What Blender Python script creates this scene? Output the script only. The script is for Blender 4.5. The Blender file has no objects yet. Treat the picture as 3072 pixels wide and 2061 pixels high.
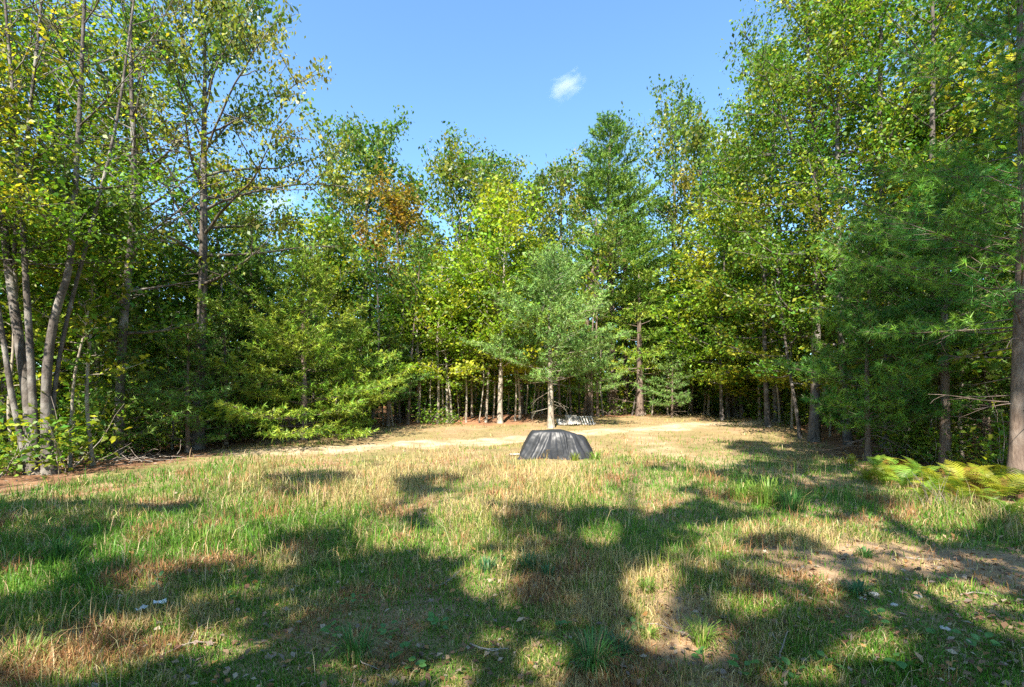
import bpy, math, random
import numpy as np
from mathutils import Vector, Matrix

R = math.radians
rng = np.random.default_rng(11)
random.seed(5)
SC = bpy.context.scene
COL = SC.collection

# ------------------------------------------------------------------ camera, sky, sun, exposure
F = 484.0                      # focal length in pixels of a 1024 wide frame
HZ = 403.0                     # image row of the horizon
CAMH = 1.6
cam_d = bpy.data.cameras.new('camera')
cam = bpy.data.objects.new('camera', cam_d)
COL.objects.link(cam)
cam.location = (0, 0, CAMH)
cam.rotation_euler = (R(90), 0, 0)
cam_d.sensor_width = 36
cam_d.lens = F / 1024 * 36
cam_d.shift_y = (HZ - 343.5) / 1024
cam_d.clip_end = 6000
cam_d.clip_start = 0.05
SC.camera = cam

SUN_EL = 45.0                  # elevation
SUN_GO = 18.0                  # shadows run forward and this far to the right
sd = Vector((math.sin(R(SUN_GO)) * math.cos(R(SUN_EL)), math.cos(R(SUN_GO)) * math.cos(R(SUN_EL)), -math.sin(R(SUN_EL))))
SUND = np.array(sd)
sun_d = bpy.data.lights.new('sun', 'SUN')
sun_d.energy = 5.0
sun_d.angle = R(0.53)
sun_d.color = (1.0, 0.93, 0.80)
sun = bpy.data.objects.new('sun', sun_d)
COL.objects.link(sun)
sun.rotation_euler = sd.to_track_quat('-Z', 'Y').to_euler()
sun.location = (-5, -12, 30)

world = bpy.data.worlds.new('World')
SC.world = world
world.use_nodes = True
wn = world.node_tree.nodes
wl = world.node_tree.links
wn.clear()
sky = wn.new('ShaderNodeTexSky')
sky.sky_type = 'NISHITA'
sky.sun_disc = False
sky.sun_elevation = R(SUN_EL)
sky.sun_rotation = R(180 + SUN_GO)
sky.air_density = 1.0
sky.dust_density = 0.6
sky.ozone_density = 1.0
bg = wn.new('ShaderNodeBackground')
bg.inputs['Strength'].default_value = 0.15
wo = wn.new('ShaderNodeOutputWorld')
tint = wn.new('ShaderNodeMix'); tint.data_type = 'RGBA'; tint.blend_type = 'MULTIPLY'; tint.inputs[0].default_value = 1
tint.inputs[7].default_value = (.55, .725, .81, 1)      # a clean autumn sky, a little less violet than the model
wl.new(sky.outputs[0], tint.inputs[6]); wl.new(tint.outputs[2], bg.inputs[0])
wl.new(bg.outputs[0], wo.inputs[0])

SC.view_settings.view_transform = 'Standard'
SC.view_settings.look = 'None'
SC.view_settings.exposure = 1.72
SC.view_settings.gamma = 1
SC.view_settings.use_curve_mapping = False
SC.render.engine = 'CYCLES'
SC.cycles.max_bounces = 8
SC.cycles.diffuse_bounces = 6
SC.cycles.transmission_bounces = 6
SC.cycles.glossy_bounces = 2
SC.cycles.use_denoising = False
SC.cycles.sample_clamp_indirect = 6

# ------------------------------------------------------------------ helpers
def noise2(x, y, seed, scale, octaves=3):
    r = np.random.default_rng(seed)
    out = np.zeros(np.shape(x)); amp = 1.0; tot = 0
    for o in range(octaves):
        for k in range(5):
            a = r.uniform(0, 2 * math.pi); p = r.uniform(0, 2 * math.pi); s = scale * r.uniform(0.7, 1.4)
            out = out + amp * np.sin((np.cos(a) * x + np.sin(a) * y) / s * 2 * math.pi + p + 1.3 * np.sin((np.sin(a) * x - np.cos(a) * y) / s * 3.7 + p * 2))
        tot += amp * 2.2
        amp *= 0.5; scale *= 0.45
    return np.clip(out / tot, -1, 1)

def sstep(a, b, x):
    t = np.clip((x - a) / (b - a), 0, 1)
    return t * t * (3 - 2 * t)

def ground_z(x, y):
    x = np.asarray(x, float); y = np.asarray(y, float)
    base = np.interp(y, [-60, 8, 14, 17.5, 21, 28, 36, 60, 90, 200], [0, 0, .10, .30, .58, .86, 1.0, 3.6, 6.5, 9.0])
    wl_ = sstep(-26, -6, x)
    z = base * (0.35 + 0.65 * wl_)
    # leaf-covered bank behind the clearing
    z = z + 0.28 * np.exp(-((y - 24.5) / 1.6) ** 2) * sstep(-8, -3, x) * (1 - sstep(2, 9, x))
    z = z + 0.045 * noise2(x, y, 3, 5.0, 2) + 0.02 * noise2(x, y, 4, 1.1, 2) * sstep(3, 6, np.hypot(x, y))
    return z

def gz(x, y):
    return float(ground_z(x, y))

def at(px, D):
    return (px - 512) / F * D

def zt(py, D):
    return CAMH + (HZ - py) / F * D

def edge_dist(x, y):
    """>0 inside the clearing, metres from the tree line"""
    left = x - np.interp(y, [-40, 9, 15, 21, 24, 30], [-9.8, -9.3, -9.2, -7.6, -6.4, -6.0])
    right = np.interp(y, [-40, 6, 9, 14, 20, 27, 34], [8.2, 8.0, 8.3, 9.6, 12.2, 15.5, 16.0]) - x
    back = np.interp(x, [-10, -6.5, -3, 0, 3, 8, 16], [21, 21.6, 21.8, 22.3, 24.5, 29, 33]) - y
    return np.minimum(np.minimum(left, right), back)

def track_mask(x, y):
    """bare wheel track that crosses the clearing behind the covered pile"""
    c1 = np.interp(x, [-12, -7.5, -4, 0, 4, 9, 16], [14.2, 14.6, 15.8, 17.4, 19.6, 22.0, 25.5])
    w = 1.1 + 0.35 * noise2(x, y, 31, 3.0, 2)
    m1 = 1 - sstep(0.55, 1.0, np.abs(y - c1) / w)
    c2 = np.interp(x, [2, 5, 9, 14], [20.4, 21.0, 23.6, 28])
    m1 = m1 * sstep(-9.5, -6.5, x)
    c3 = np.interp(y, [9, 12, 15, 19, 23], [6.4, 5.6, 4.6, 5.0, 7.0])
    m3 = (1 - sstep(0.4, 0.9, np.abs(x - c3) / (0.75 + 0.3 * noise2(x, y, 32, 2.2, 2)))) * sstep(9, 12, y) * (1 - sstep(20, 23, y))
    return np.clip(np.maximum(m1, 0.35 * m3), 0, 1)

def mesh_np(name, verts, faces, attr=None, smooth=False, mats=None, midx=None):
    """faces: (N,3) or (N,4) array, or a list of such arrays"""
    me = bpy.data.meshes.new(name)
    verts = np.asarray(verts, np.float32)
    fl = faces if isinstance(faces, list) else [faces]
    fl = [np.asarray(f, np.int32) for f in fl if len(f)]
    me.vertices.add(len(verts))
    me.vertices.foreach_set('co', verts.ravel())
    loops = np.concatenate([f.ravel() for f in fl])
    tot = np.concatenate([np.full(len(f), f.shape[1], np.int32) for f in fl])
    start = np.concatenate([[0], np.cumsum(tot)[:-1]]).astype(np.int32)
    me.loops.add(len(loops)); me.loops.foreach_set('vertex_index', loops)
    me.polygons.add(len(tot)); me.polygons.foreach_set('loop_start', start)
    me.polygons.foreach_set('loop_total', tot)
    if smooth:
        me.polygons.foreach_set('use_smooth', np.ones(len(tot), bool))
    if attr is not None:
        for an, av in attr.items():
            a = me.attributes.new(an, 'FLOAT_COLOR', 'POINT')
            av = np.asarray(av, np.float32)
            if av.shape[1] == 3:
                av = np.concatenate([av, np.ones((len(av), 1), np.float32)], 1)
            a.data.foreach_set('color', av.ravel())
    for m in (mats or []):
        me.materials.append(m)
    if midx is not None:
        me.polygons.foreach_set('material_index', np.asarray(midx, np.int32))
    me.update()
    me.validate()
    return me

def link(name, me, parent=None):
    o = bpy.data.objects.new(name, me)
    COL.objects.link(o)
    if parent is not None:
        o.parent = parent
    return o

def thing(name, label, cat, loc=(0, 0, 0), rz=0.0, group=None, data=None):
    o = bpy.data.objects.new(name, data)
    COL.objects.link(o)
    o.location = loc
    o.rotation_euler = (0, 0, rz)
    o['label'] = label; o['category'] = cat
    if group: o['group'] = group
    return o

def copy_thing(root, loc, rz, sc=1.0, label=None, group=None, leafmat=None):
    r = root.copy(); COL.objects.link(r)
    r.location = loc; r.rotation_euler = (0, 0, rz)
    r.scale = (sc, sc, sc) if not isinstance(sc, tuple) else sc
    if label: r['label'] = label
    if group: r['group'] = group
    for ch in list(root.children):
        c = ch.copy(); COL.objects.link(c); c.parent = r
        if leafmat is not None and c.name.startswith('foliage'):
            c.material_slots[0].link = 'OBJECT'
            c.material_slots[0].material = leafmat
    return r

def unit(v):
    v = np.asarray(v, float)
    return v / (np.linalg.norm(v, axis=-1, keepdims=True) + 1e-9)

# ------------------------------------------------------------------ materials
def new_mat(name):
    m = bpy.data.materials.new(name); m.use_nodes = True
    n = m.node_tree.nodes; n.clear()
    out = n.new('ShaderNodeOutputMaterial')
    return m, n, m.node_tree.links, out

def leaf_mat(name, base, alt, amount, trans=0.47, rough=0.45, spec=0.35, tcol=(1.25, 1.2, 0.6)):
    """attribute col: r = how far this leaf has turned, g = own brightness, b = own hue"""
    m, n, l, out = new_mat(name)
    at_ = n.new('ShaderNodeAttribute'); at_.attribute_name = 'col'
    sep = n.new('ShaderNodeSeparateColor'); l.new(at_.outputs['Color'], sep.inputs[0])
    fac = n.new('ShaderNodeMath'); fac.operation = 'MULTIPLY_ADD'; fac.use_clamp = True
    l.new(sep.outputs[0], fac.inputs[0]); fac.inputs[1].default_value = 2.6; fac.inputs[2].default_value = amount - 1.3
    mix = n.new('ShaderNodeMix'); mix.data_type = 'RGBA'
    l.new(fac.outputs[0], mix.inputs[0])
    mix.inputs[6].default_value = (*base, 1); mix.inputs[7].default_value = (*alt, 1)
    oi = n.new('ShaderNodeObjectInfo')
    v = n.new('ShaderNodeMath'); v.operation = 'MULTIPLY_ADD'
    l.new(sep.outputs[1], v.inputs[0]); v.inputs[1].default_value = 1.15; v.inputs[2].default_value = 0.40
    v2 = n.new('ShaderNodeMath'); v2.operation = 'MULTIPLY_ADD'
    l.new(oi.outputs['Random'], v2.inputs[0]); v2.inputs[1].default_value = 0.25; v2.inputs[2].default_value = 0.88
    v3 = n.new('ShaderNodeMath'); v3.operation = 'MULTIPLY'
    l.new(v.outputs[0], v3.inputs[0]); l.new(v2.outputs[0], v3.inputs[1])
    hs = n.new('ShaderNodeHueSaturation')
    hv = n.new('ShaderNodeMath'); hv.operation = 'MULTIPLY_ADD'
    l.new(sep.outputs[2], hv.inputs[0]); hv.inputs[1].default_value = 0.05; hv.inputs[2].default_value = 0.475
    l.new(hv.outputs[0], hs.inputs['Hue']); l.new(v3.outputs[0], hs.inputs['Value'])
    l.new(mix.outputs[2], hs.inputs['Color'])
    p = n.new('ShaderNodeBsdfPrincipled')
    p.inputs['Roughness'].default_value = rough
    p.inputs['Specular IOR Level'].default_value = spec
    l.new(hs.outputs[0], p.inputs['Base Color'])
    t = n.new('ShaderNodeBsdfTranslucent')
    mu = n.new('ShaderNodeMix'); mu.data_type = 'RGBA'; mu.blend_type = 'MULTIPLY'; mu.inputs[0].default_value = 1
    l.new(hs.outputs[0], mu.inputs[6]); mu.inputs[7].default_value = (*tcol, 1)
    l.new(mu.outputs[2], t.inputs['Color'])
    ms = n.new('ShaderNodeMixShader'); ms.inputs[0].default_value = trans
    l.new(p.outputs[0], ms.inputs[1]); l.new(t.outputs[0], ms.inputs[2])
    l.new(ms.outputs[0], out.inputs[0])
    return m

def bark_mat(name, c1, c2, c3, zs=0.25, scale=9.0, bump=0.5):
    m, n, l, out = new_mat(name)
    tc = n.new('ShaderNodeTexCoord')
    mp = n.new('ShaderNodeMapping'); mp.inputs['Scale'].default_value = (1, 1, zs)
    l.new(tc.outputs['Object'], mp.inputs[0])
    n1 = n.new('ShaderNodeTexNoise'); n1.inputs['Scale'].default_value = scale; n1.inputs['Detail'].default_value = 6
    n1.inputs['Roughness'].default_value = 0.7
    l.new(mp.outputs[0], n1.inputs['Vector'])
    n2 = n.new('ShaderNodeTexNoise'); n2.inputs['Scale'].default_value = 2.3; n2.inputs['Detail'].default_value = 4
    l.new(tc.outputs['Object'], n2.inputs['Vector'])
    r1 = n.new('ShaderNodeValToRGB')
    r1.color_ramp.elements[0].position = 0.33; r1.color_ramp.elements[0].color = (*c1, 1)
    r1.color_ramp.elements[1].position = 0.66; r1.color_ramp.elements[1].color = (*c2, 1)
    l.new(n1.outputs['Fac'], r1.inputs[0])
    r2 = n.new('ShaderNodeValToRGB')
    r2.color_ramp.elements[0].position = 0.5; r2.color_ramp.elements[0].color = (0, 0, 0, 1)
    r2.color_ramp.elements[1].position = 0.68; r2.color_ramp.elements[1].color = (1, 1, 1, 1)
    l.new(n2.outputs['Fac'], r2.inputs[0])
    mix = n.new('ShaderNodeMix'); mix.data_type = 'RGBA'
    l.new(r2.outputs[0], mix.inputs[0]); l.new(r1.outputs[0], mix.inputs[6]); mix.inputs[7].default_value = (*c3, 1)
    p = n.new('ShaderNodeBsdfPrincipled'); p.inputs['Roughness'].default_value = 0.9
    p.inputs['Specular IOR Level'].default_value = 0.15
    l.new(mix.outputs[2], p.inputs['Base Color'])
    b = n.new('ShaderNodeBump'); b.inputs['Strength'].default_value = bump; b.inputs['Distance'].default_value = 0.03
    l.new(n1.outputs['Fac'], b.inputs['Height']); l.new(b.outputs[0], p.inputs['Normal'])
    l.new(p.outputs[0], out.inputs[0])
    return m

def attr_mat(name, trans=0.0, rough=0.8, spec=0.2, noise_scale=0, noise_amt=0.3, bump=0.0):
    """base colour straight from the attribute col, with fine grain"""
    m, n, l, out = new_mat(name)
    at_ = n.new('ShaderNodeAttribute'); at_.attribute_name = 'col'
    colout = at_.outputs['Color']
    p = n.new('ShaderNodeBsdfPrincipled')
    p.inputs['Roughness'].default_value = rough; p.inputs['Specular IOR Level'].default_value = spec
    if noise_scale:
        tc = n.new('ShaderNodeTexCoord')
        nz = n.new('ShaderNodeTexNoise'); nz.inputs['Scale'].default_value = noise_scale; nz.inputs['Detail'].default_value = 8
        nz.inputs['Roughness'].default_value = 0.75
        l.new(tc.outputs['Object'], nz.inputs['Vector'])
        ma = n.new('ShaderNodeMath'); ma.operation = 'MULTIPLY_ADD'
        l.new(nz.outputs['Fac'], ma.inputs[0]); ma.inputs[1].default_value = noise_amt * 2; ma.inputs[2].default_value = 1 - noise_amt
        hs = n.new('ShaderNodeHueSaturation'); l.new(colout, hs.inputs['Color']); l.new(ma.outputs[0], hs.inputs['Value'])
        colout = hs.outputs[0]
        if bump:
            b = n.new('ShaderNodeBump'); b.inputs['Strength'].default_value = bump; b.inputs['Distance'].default_value = 0.04
            l.new(nz.outputs['Fac'], b.inputs['Height']); l.new(b.outputs[0], p.inputs['Normal'])
    l.new(colout, p.inputs['Base Color'])
    if trans:
        t = n.new('ShaderNodeBsdfTranslucent'); l.new(colout, t.inputs['Color'])
        ms = n.new('ShaderNodeMixShader'); ms.inputs[0].default_value = trans
        l.new(p.outputs[0], ms.inputs[1]); l.new(t.outputs[0], ms.inputs[2])
        l.new(ms.outputs[0], out.inputs[0])
    else:
        l.new(p.outputs[0], out.inputs[0])
    return m

GREEN = (.075, .135, .018); DEEP = (.045, .10, .018); YEL = (.34, .27, .025); LIME = (.19, .31, .022); ORANGE = (.33, .15, .025)
L_maple_yel = leaf_mat('leaf_maple_turning', (0.11, 0.215, 0.02), (0.37, 0.35, 0.03), 0.15)
L_maple_grn = leaf_mat('leaf_maple_green', (0.085, 0.19, 0.02), (0.32, 0.345, 0.032), 0.2)
L_maple_lime = leaf_mat('leaf_maple_lime', LIME, (.36, .38, .032), 0.3)
L_oak = leaf_mat('leaf_oak', (0.1024, 0.1792, 0.0256), (0.2816, 0.256, 0.0384), 0.30, spec=0.5)
L_oak_far = leaf_mat('leaf_oak_far', (0.1024, 0.2048, 0.03072), (0.2816, 0.2944, 0.0384), 0.28, spec=0.45)
L_orange = leaf_mat('leaf_orange', (.19, .19, .025), (.38, .23, .04), 0.45)
L_under = leaf_mat('leaf_undergrowth', (.11, .23, .028), (.26, .33, .04), 0.25)
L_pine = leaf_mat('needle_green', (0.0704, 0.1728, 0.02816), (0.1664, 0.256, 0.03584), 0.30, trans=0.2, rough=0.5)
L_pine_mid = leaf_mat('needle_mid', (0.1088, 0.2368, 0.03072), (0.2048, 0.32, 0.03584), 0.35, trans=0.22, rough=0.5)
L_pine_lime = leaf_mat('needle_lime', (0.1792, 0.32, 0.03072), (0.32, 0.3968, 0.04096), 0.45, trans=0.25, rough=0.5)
L_pine_blue = leaf_mat('needle_bluish', (0.14, 0.265, 0.06), (0.2304, 0.3584, 0.0768), 0.35, trans=0.2, rough=0.5)
L_pine_near = leaf_mat('needle_near', (0.068, 0.20, 0.03), (0.24, 0.42, 0.05), 0.28, trans=0.25, rough=0.45)
B_grey = bark_mat('bark_grey', (.05, .042, .037), (.135, .115, .10), (.25, .23, .205), zs=0.45, scale=11, bump=1.0)
B_dark = bark_mat('bark_dark', (.045, .038, .034), (.14, .115, .095), (.18, .165, .15), zs=0.2, scale=12)
B_pine = bark_mat('bark_pine', (.075, .052, .042), (.21, .155, .12), (.25, .20, .165), zs=0.25, scale=14, bump=0.8)
B_pale = bark_mat('bark_pale', (.16, .13, .10), (.34, .29, .23), (.40, .37, .31), zs=0.6, scale=9, bump=0.3)
B_twig = bark_mat('bark_twig', (.14, .11, .09), (.30, .25, .21), (.36, .32, .28), zs=0.6, scale=9, bump=0.2)

# ------------------------------------------------------------------ wood and leaf builders
DENSE = 2.1
class Wood:
    def __init__(s): s.v = []; s.f = []; s.n = 0
    def tube(s, pts, rad, sides=6, cap=True):
        pts = np.asarray(pts, float); k = len(pts)
        rad = np.asarray(rad, float) * np.ones(k)
        d = np.gradient(pts, axis=0); d = unit(d)
        ref = np.array([0.31, 0.95, 0.05]) if abs(d[0][1]) < 0.8 else np.array([1.0, 0.1, 0.05])
        u = unit(np.cross(d, ref)); w = np.cross(d, u)
        a = np.linspace(0, 2 * math.pi, sides, endpoint=False)
        ring = pts[:, None, :] + rad[:, None, None] * (np.cos(a)[None, :, None] * u[:, None, :] + np.sin(a)[None, :, None] * w[:, None, :])
        s.v.append(ring.reshape(-1, 3))
        i = np.arange(k - 1)[:, None] * sides; j = np.arange(sides)[None, :]; j2 = (j + 1) % sides
        q = np.stack([i + j, i + j2, i + sides + j2, i + sides + j], -1).reshape(-1, 4) + s.n
        s.f.append(q); s.n += k * sides
    def mesh(s, name, mat):
        return mesh_np(name, np.concatenate(s.v), np.concatenate(s.f), smooth=True, mats=[mat])

def curve(p0, d, length, n, up=0.0, wob=0.1, r=None):
    r = r or rng
    d = unit(np.asarray(d, float)); p = np.asarray(p0, float); pts = [p]
    for i in range(n):
        d = unit(d + np.array([0, 0, up / n]) + r.normal(0, wob, 3) * np.array([1, 1, .6]))
        p = p + d * length / n
        pts.append(p)
    return np.array(pts)

def along(pts, t):
    x = np.linspace(0, 1, len(pts))
    return np.stack([np.interp(t, x, pts[:, k]) for k in range(3)], -1)

class Leaves:
    """collects leaf centres; builds folded four-vertex (or six-vertex) blades"""
    def __init__(s): s.p = []; s.out = []; s.t = []
    def spray(s, anchors, n, sig, flat=0.7, turn=None):
        anchors = np.asarray(anchors).reshape(-1, 3)
        k = len(anchors)
        c = np.repeat(anchors, n, 0) + sig * np.clip(rng.normal(0, 1, (k * n, 3)), -1.7, 1.7) * np.array([1, 1, flat])
        tt = rng.beta(1.6, 1.6, k) if turn is None else turn
        s.p.append(c); s.t.append(np.repeat(tt, n))
    def count(s): return sum(len(a) for a in s.p)
    def mesh(s, name, mat, size, droop=0.5, aspect=0.6, six=False, vary=0.35, upbias=0.7, keep=None):
        p = np.concatenate(s.p); t = np.concatenate(s.t)
        if keep is not None:
            k = keep(p); p = p[k]; t = t[k]
        N = len(p)
        low = noise2(p[:, 0] + 0.6 * p[:, 2], p[:, 1] - 0.5 * p[:, 2], 77, 3.5, 2)
        # blade direction: outwards and hanging
        az = rng.uniform(0, 2 * math.pi, N)
        dz = rng.normal(-droop, 0.35, N)
        d = unit(np.stack([np.cos(az), np.sin(az), dz], 1))
        up = unit(rng.normal(0, 0.55, (N, 3)) + np.array([0, 0, upbias]))
        side = unit(np.cross(d, up)); nrm = np.cross(side, d)
        L = size * (1 + vary * rng.normal(0, 1, N)).clip(0.45, 1.8)
        W = L * aspect * rng.uniform(0.8, 1.2, N)
        b = p - d * (L * 0.5)[:, None]
        tip = p + d * (L * 0.5)[:, None] - nrm * (L * 0.08)[:, None]
        if six:
            m1 = p - d * (L * 0.15)[:, None]; m2 = p + d * (L * 0.2)[:, None]
            h = nrm * (W * 0.14)[:, None]
            V = np.stack([b, m1 + side * (W * .5)[:, None] + h, m2 + side * (W * .38)[:, None] + h, tip,
                          m2 - side * (W * .38)[:, None] + h, m1 - side * (W * .5)[:, None] + h], 1)
            i = np.arange(N)[:, None] * 6
            Fq = np.concatenate([i + np.array([[0, 1, 2, 3]]), i + np.array([[0, 3, 4, 5]])])
            nv = 6
        else:
            mid = p - d * (L * 0.05)[:, None] + nrm * (W * 0.12)[:, None]
            V = np.stack([b, mid + side * (W * .5)[:, None], tip, mid - side * (W * .5)[:, None]], 1)
            Fq = np.arange(N)[:, None] * 4 + np.array([[0, 1, 2, 3]])
            nv = 4
        c0 = np.clip(0.48 + 0.25 * low + 0.6 * (t - 0.5) + rng.normal(0, 0.08, N), 0, 1)
        col = np.stack([c0, rng.uniform(0, 1, N), rng.uniform(0, 1, N)], 1)
        col = np.repeat(col, nv, 0)
        return mesh_np(name, V.reshape(-1, 3), Fq, {'col': col}, mats=[mat])

def crown_on(stem, rad, wood, lv, h0, h1, nl, Rx, n_leaf, sig=0.26, up=0.5, el=(25, 60), prof=None, sub=5, step=0.34,
             wob=0.10, bend=None, flat=0.7, az0=None, rscale=0.45, azfun=None):
    """limbs, side branches and leaf sprays on a stem polyline, between heights h0 and h1 of the stem"""
    z = stem[:, 2]
    ga = 2.39996; a = rng.uniform(0, 6.28) if az0 is None else az0
    prof = prof or (lambda t: 0.45 + 0.75 * math.sin(math.pi * min(1, t * 0.9 + 0.12)) * (1 - 0.35 * t))
    for i in range(nl):
        t = (i + rng.uniform(0.1, 0.9)) / nl
        h = h0 + (h1 - h0) * t
        p = np.array([np.interp(h, z, stem[:, k]) for k in range(3)])
        r0 = float(np.interp(h, z, rad)) * rscale
        a += ga + rng.normal(0, 0.3)
        e = R(el[0] + (el[1] - el[0]) * t + rng.normal(0, 8))
        ln = Rx * prof(t) * rng.uniform(0.75, 1.2)
        aa = azfun(a) if azfun else a
        d = np.array([math.cos(aa) * math.cos(e), math.sin(aa) * math.cos(e), math.sin(e)])
        if bend is not None: d = unit(d + np.asarray(bend))
        tl = rng.beta(1.5, 1.9)
        nseg = max(4, int(ln / 0.5))
        c = curve(p, d, ln, nseg, up * rng.uniform(0.3, 1.0), wob)
        rr = np.linspace(max(r0, 0.012), 0.007, len(c))
        wood.tube(c, rr, 5)
        tt = np.arange(0.45, 1.001, step / max(ln, .3))
        lv.spray(along(c, tt), n_leaf, sig, flat, np.clip(tl + rng.normal(0, .12, len(tt)), 0, 1))
        for s_ in range(sub):
            u = rng.uniform(0.22, 0.97)
            q = along(c, np.array([u]))[0]
            dd = unit(c[min(len(c) - 1, int(u * nseg) + 1)] - c[int(u * nseg)])
            side = unit(np.cross(dd, np.array([0, 0, 1])) * (1 if s_ % 2 else -1) + np.array([0, 0, rng.normal(0.15, .35)]) + rng.normal(0, .25, 3))
            l2 = ln * rng.uniform(0.25, 0.5) * (1.15 - 0.6 * u)
            c2 = curve(q, unit(dd * rng.uniform(.4, .9) + side), l2, 4, up * .3, wob * 1.3)
            wood.tube(c2, np.linspace(max(.012, r0 * .45), .005, len(c2)), 4)
            t3 = np.arange(0.25, 1.001, step / max(l2, .3))
            lv.spray(along(c2, t3), n_leaf, sig, flat, np.clip(tl + rng.normal(0, .16, len(t3)), 0, 1))

def stem_curve(H, lean=(0, 0), wob=0.03, n=14, r=None):
    r = r or rng
    t = np.linspace(0, 1, n)
    ph = r.uniform(0, 6.28, 4)
    x = lean[0] * t + wob * H * (np.sin(t * 4 + ph[0]) - math.sin(ph[0])) * .35 + wob * H * .12 * np.sin(t * 11 + ph[1]) * t
    y = lean[1] * t + wob * H * (np.sin(t * 4 + ph[2]) - math.sin(ph[2])) * .35 + wob * H * .12 * np.sin(t * 11 + ph[3]) * t
    return np.stack([x, y, t * H], 1)

def trunk_rad(n, r, tip=0.015, flare=1.35):
    t = np.linspace(0, 1, n)
    rad = r * (1 - t) ** 0.8 + tip
    rad[0] *= flare
    return rad

def tree_parts(root, wood_t, wood_l, foliage, bark):
    a = link('trunk', wood_t.mesh('trunk', bark), root)
    if wood_l is not None and wood_l.n: link('branches', wood_l.mesh('branches', bark), root)['kind'] = 'stuff'
    f = link('foliage', foliage, root); f['kind'] = 'stuff'
    return root

def with_foot(stem):
    """continue a stem a little into the soil"""
    return np.concatenate([stem[:1] - (stem[1:2] - stem[:1]) * 0.12 - np.array([[0, 0, .15]]), stem])

def broadleaf(name, label, X, Y, H, r, leaf, bark, base=0.35, Rx=3.0, nl=16, n_leaf=12, size=0.14, sig=0.28, lean=(0, 0), wob=0.03,
              droop=0.5, aspect=0.6, six=False, group=None, el=(25, 62), up=0.5, bend=None, prof=None, sub=5, step=0.36, cat='tree', vary=.35, flat=.7, keep=None, azfun=None, upbias=.7):
    root = thing(name, label, cat, (X, Y, gz(X, Y)), 0, group)
    if cat == 'tree' and name != 'shade_tree':
        n_leaf = int(n_leaf * DENSE); Rx *= 1.18; sig *= .95
    st = stem_curve(H * 0.97, lean, wob)
    rad = trunk_rad(len(st), r)
    wt = Wood(); s2 = with_foot(st); wt.tube(s2, np.concatenate([[rad[0] * 1.15], rad]), 9)
    wl2 = Wood(); lv = Leaves()
    crown_on(st, rad, wl2, lv, H * base, H * 0.94, nl, Rx, n_leaf, sig, up, el, prof, sub, step, bend=bend, flat=flat, azfun=azfun)
    lv.spray(along(st, np.linspace(.86, 1, 6)), n_leaf, sig * 1.2)
    tree_parts(root, wt, wl2, lv.mesh('foliage', leaf, size, droop, aspect, six, vary, upbias, keep=keep), bark)
    return root

def needle_mesh(name, P, D, T, mat, nn, length, width, spread, fwd=0.6, axial=.6):
    """P tuft points, D shoot directions: nn flat needles in a brush round each"""
    N = len(P)
    p = np.repeat(P, nn, 0); d = np.repeat(D, nn, 0); t = np.repeat(T, nn)
    M = len(p)
    v = unit(d * fwd + rng.normal(0, spread, (M, 3)))
    L = length * rng.uniform(0.65, 1.15, M)
    s = unit(np.cross(v, rng.normal(0, 1, (M, 3))))
    p = p + d * (rng.uniform(-.5, .5, M) * length * axial)[:, None]
    W = width * rng.uniform(.8, 1.25, M)
    b1 = p + s * (W * .5)[:, None]; b2 = p - s * (W * .5)[:, None]
    tip = p + v * L[:, None] - np.array([0, 0, .12]) * L[:, None]
    V = np.stack([b1, b2, tip], 1).reshape(-1, 3)
    Fq = np.arange(M * 3).reshape(-1, 3)
    low = noise2(p[:, 0] + .5 * p[:, 2], p[:, 1] - .6 * p[:, 2], 55, 1.8, 2)
    tr = np.repeat(rng.normal(0, .16, N), nn)
    c0 = np.clip(.5 + .25 * low + .5 * (t - .5) + tr, 0, 1)
    gb = np.repeat(rng.uniform(0, 1, N), nn) * .6 + rng.uniform(0, .4, M)
    col = np.repeat(np.stack([c0, gb, rng.uniform(0, 1, M)], 1), 3, 0)
    return mesh_np(name, V, Fq, {'col': col}, mats=[mat])

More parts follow.
